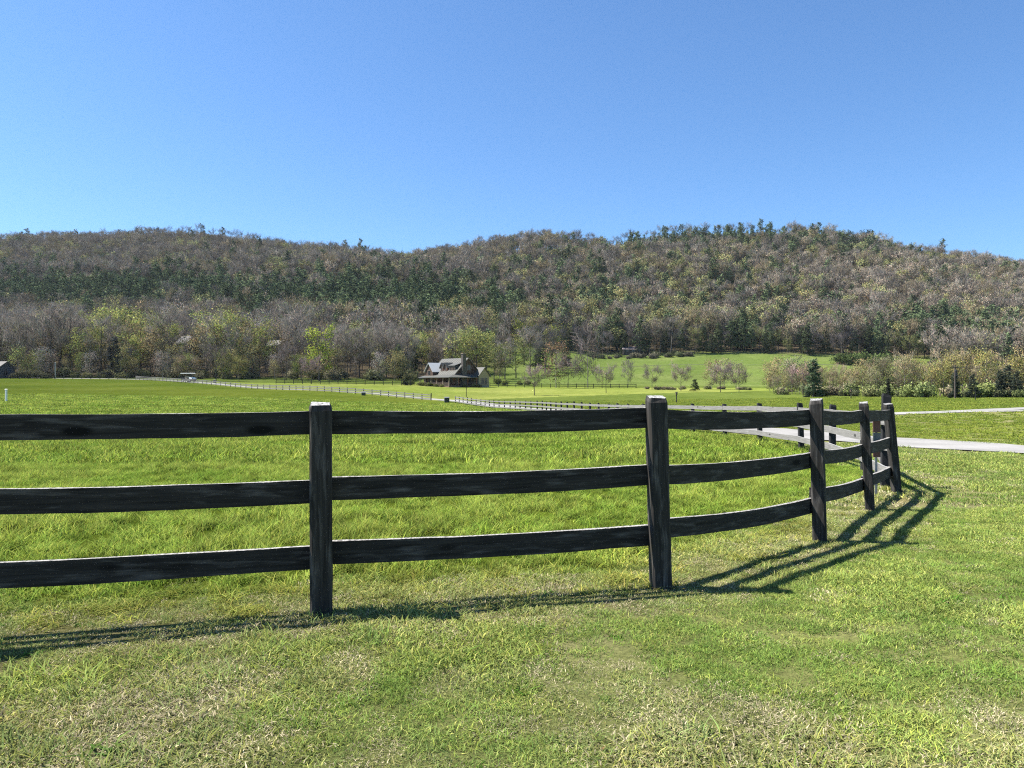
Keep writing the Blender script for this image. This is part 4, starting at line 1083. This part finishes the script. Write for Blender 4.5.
# ------------------------------------------------------------------ hedge, cart, boxes, posts and poles
def hedge():
    g_ = np.random.default_rng(77); n = 5200; X0, Y0 = at(31, 250); L_ = 12.0
    P = np.stack([g_.uniform(-6.2, 6.2, n), g_.normal(0, 1.0, n), np.zeros(n)], 1); hh = 2.3 * np.sqrt(np.clip(1 - (P[:, 0] / 6.4) ** 2, 0, 1)) * (.75 + .5 * fbm(P[:, 0] * .8 + 3, P[:, 1] * .8, 3))
    P[:, 2] = hh * g_.random(n) ** .5; V, F = quads(P, g_.normal(size=(n, 3)), .3 * (.6 + .8 * g_.random(n)), .34 * (.6 + .8 * g_.random(n)), g_)
    t = thing("hedge", (X0, Y0, gz(X0, Y0)), 0, "long low brownish hedge mound by the house at the left edge", "hedge")
    c = link("foliage", mesh_np("foliage", V, F, [M_CROWN], vary=.6 + .8 * g_.random((n, 1)) * np.ones((1, 3)), outw=outward(V, F)), t); c.color = (.12, .115, .065, 1)
    tv, tf = tubes_np([((x, 0, -.2), (x + .4, .2, 1.1), .05, .02) for x in np.linspace(-5, 5, 12)]); link("stem", mesh_np("stem", tv, tf, [M_BARK]), t)
hedge()
M_WHITE = plain("white_paint", (.75, .75, .73), .5, .05); M_BLACK = plain("black_plastic", (.02, .02, .022), .5, .2); M_TYRE = plain("tyre_rubber", (.018, .018, .018), .9, .2); M_SEAT = plain("beige_seat", (.38, .32, .25), .7, .1)
def cart():
    X, Y = at(189, 226); t = thing("utility_cart", (X, Y, gz(X, Y) + .04), math.radians(-28), "white roofed utility cart parked by the far road fence", "cart"); t.scale = (1.2, 1.2, 1.2)
    MB().prism([(-1.9, .35), (1.55, .35), (1.95, .55), (1.95, .75), (.8, .8), (.75, .5), (-.5, .5), (-.55, .85), (-1.9, .85)], 'y', -.75, .75).build("body", M_BLACK, t)
    MB().prism([(.82, .803), (1.95, .753), (1.9, .95), (1.1, 1.2), (.85, 1.2)], 'y', -.7, .7).build("hood", M_WHITE, t)
    MB().prism([(-2.1, 2.12), (1.2, 2.12), (1.35, 2.16), (1.2, 2.26), (-2.0, 2.28), (-2.15, 2.2)], 'y', -.85, .85).build("canopy", M_WHITE, t)
    for x, y in ((1.0, -.68), (1.0, .68), (-1.85, -.68), (-1.85, .68)):
        MB().tube([(x, y, .84), (x - (.12 if x > 0 else 0), y, 2.13)], [.03, .03], 6).build("canopy_post", M_BLACK, t)
    MB().box(-.55, .15, -.65, .65, .86, 1.0).box(-.7, -.556, -.65, .65, .86, 1.5).build("seat", M_SEAT, t)
    MB().box(-1.88, -.75, -.72, .72, .86, 1.15).build("cargo_box", M_BLACK, t)
    MB().tube([(.75, .3, .9), (.35, .3, 1.35)], [.02, .02], 6).tube([(.37, .12, 1.33), (.37, .48, 1.33)], [.025, .025], 6).build("steering_wheel", M_BLACK, t)
    for y in (-.5, .5): MB().tube([(1.93, y, .86), (1.99, y, .86)], [.1, .09], 10).build("headlight", M_GLASS, t)
    for x, y in ((1.25, -.72), (1.25, .72), (-1.25, -.72), (-1.25, .72)):
        wl = MB().tube([(x, y - .12, .33), (x, y - .09, .33), (x, y + .09, .33), (x, y + .12, .33)], [.27, .33, .33, .27], 16).build("wheel", M_TYRE, t)
        MB().tube([(x, y - .135, .33), (x, y + .135, .33)], [.15, .15], 12).build("rim", M_WHITE, wl)
cart()
def utility_box(px, d, w_, h_, label):
    X, Y = at(px, d); t = thing("utility_box", (X, Y, gz(X, Y)), .3, label, "utility box")
    MB().box(-w_ / 2, w_ / 2, -w_ * .4, w_ * .4, -.1, h_).build("cabinet", plain("dark_green_cabinet", (.03, .04, .032), .6), t)
    MB().slab([(-w_ / 2 - .04, -w_ * .4 - .06, h_ + .05), (w_ / 2 + .04, -w_ * .4 - .06, h_ + .05), (w_ / 2 + .04, w_ * .4 + .06, h_ + .13), (-w_ / 2 - .04, w_ * .4 + .06, h_ + .13)], .05).build("lid", M_STEEL, t)
    MB().box(-.03, .03, -w_ * .4 - .02, -w_ * .4 - .002, h_ * .5, h_ * .65).build("latch", M_STEEL, t)
utility_box(446.8, 132, .8, .85, "dark utility box in the gap between the two road fences")
utility_box(363.5, 154, .8, .6, "dark low utility box in front of the far road fence")
utility_box(214.5, 222, .8, .8, "small dark box by the thin bare tree near the cart")
def stake(px, d, r, h, label, m, name="marker_post", cat="post", cap=None):
    X, Y = at(px, d); t = thing(name, (X, Y, gz(X, Y)), 0, label, cat)
    MB().tube([(0, 0, -.3), (0, 0, h * .5), (0, 0, h)], [r, r * .97, r * .95], 8).build("shaft", m, t)
    if cap == 'cap': MB().tube([(0, 0, h + .001), (0, 0, h + .05)], [r * 1.4, r * .8], 8).build("cap", m, t)
    if cap == 'box':
        b = MB().box(-.14, .14, -.12, .12, h + .001, h + .36).build("nest_box", M_DECK, t); MB().slab([(-.2, -.2, h + .4), (.2, -.2, h + .4), (.2, .18, h + .47), (-.2, .18, h + .47)], .03).build("lid", M_DARKW, b)
    if cap == 'sign': MB().box(-.22, .22, -.03 - r, -.002 - r, h - .5, h - .05).build("panel", M_DARKW, t)
    return t
stake(6.2, 92, .13, 1.55, "white marker post standing alone in the pasture at the left edge", M_WHITE, cap='cap')
stake(55.3, 250, .17, 5.4, "pale slim pole rising beside the hedge mound", M_STEEL, "pole", "pole", 'cap')
stake(466.3, 158, .07, 2.0, "thin dark post on the lawn in front of the log house", M_DARKW, cap='cap')
stake(851, 124, .07, 1.15, "post with a small nest box on the field edge right", M_DARKW, "nest_box_post", "bird box", 'box')
stake(676.5, 120, .08, 1.25, "post with a small nest box above the second near fence post", M_DARKW, "nest_box_post", "bird box", 'box')
stake(975.5, 108, .05, 1.2, "thin dark stake in the field before the brushy bank", M_DARKW, cap='cap')
plant('cedar', 'cedar', 888, 124, .48, (.05, .055, .04), 'lone slim dark cedar in front of the brushy bank', 'shrub', wide=.6)
# utility pole and wire along the brushy bank
X, Y = at(955, 116); up = thing("utility_pole", (X, Y, gz(X, Y)), 0, "dark utility pole with a transformer in front of the brushy bank", "utility pole")
MB().tube([(0, 0, -.5), (0, 0, 2.5), (0, 0, 5.2)], [.14, .13, .11], 8).build("shaft", M_BARK, up)
MB().tube([(.0, -.3, 3.5), (0, -.3, 4.4)], [.19, .19], 10).tube([(0, -.3, 4.4), (0, -.3, 4.5)], [.19, .08], 10).build("transformer", M_BLACK, up)
MB().box(-.9, .9, -.15, -.115, 4.75, 4.86).build("crossarm", M_BARK, up)
wr = MB(); p0 = Vector((X - .0, Y - .13, gz(X, Y) + 4.9)); p1 = Vector((at(1085, 104)[0], 104, p0.z + .15)); pts = [p0.lerp(p1, k / 24) + Vector((0, 0, -.5 * 4 * (k / 24) * (1 - k / 24))) for k in range(25)]
tag(wr.tube(pts, [.022] * 25, 5).build("power_line", M_BLACK), "dark power line running right from the utility pole", "cable")

# ------------------------------------------------------------------ the air between here and the hills
def haze():
    m, nt, out = new_mat("haze_air"); v = N(nt, 'ShaderNodeVolumePrincipled')
    v.inputs['Density'].default_value = HAZE; v.inputs['Color'].default_value = (.82, .9, 1.0, 1); v.inputs['Anisotropy'].default_value = .2
    nt.links.new(v.outputs[0], out.inputs['Volume'])
    tag(MB().box(-1650, 1650, -300, 1900, -6, 330).build("haze", m), kind='stuff')
haze()
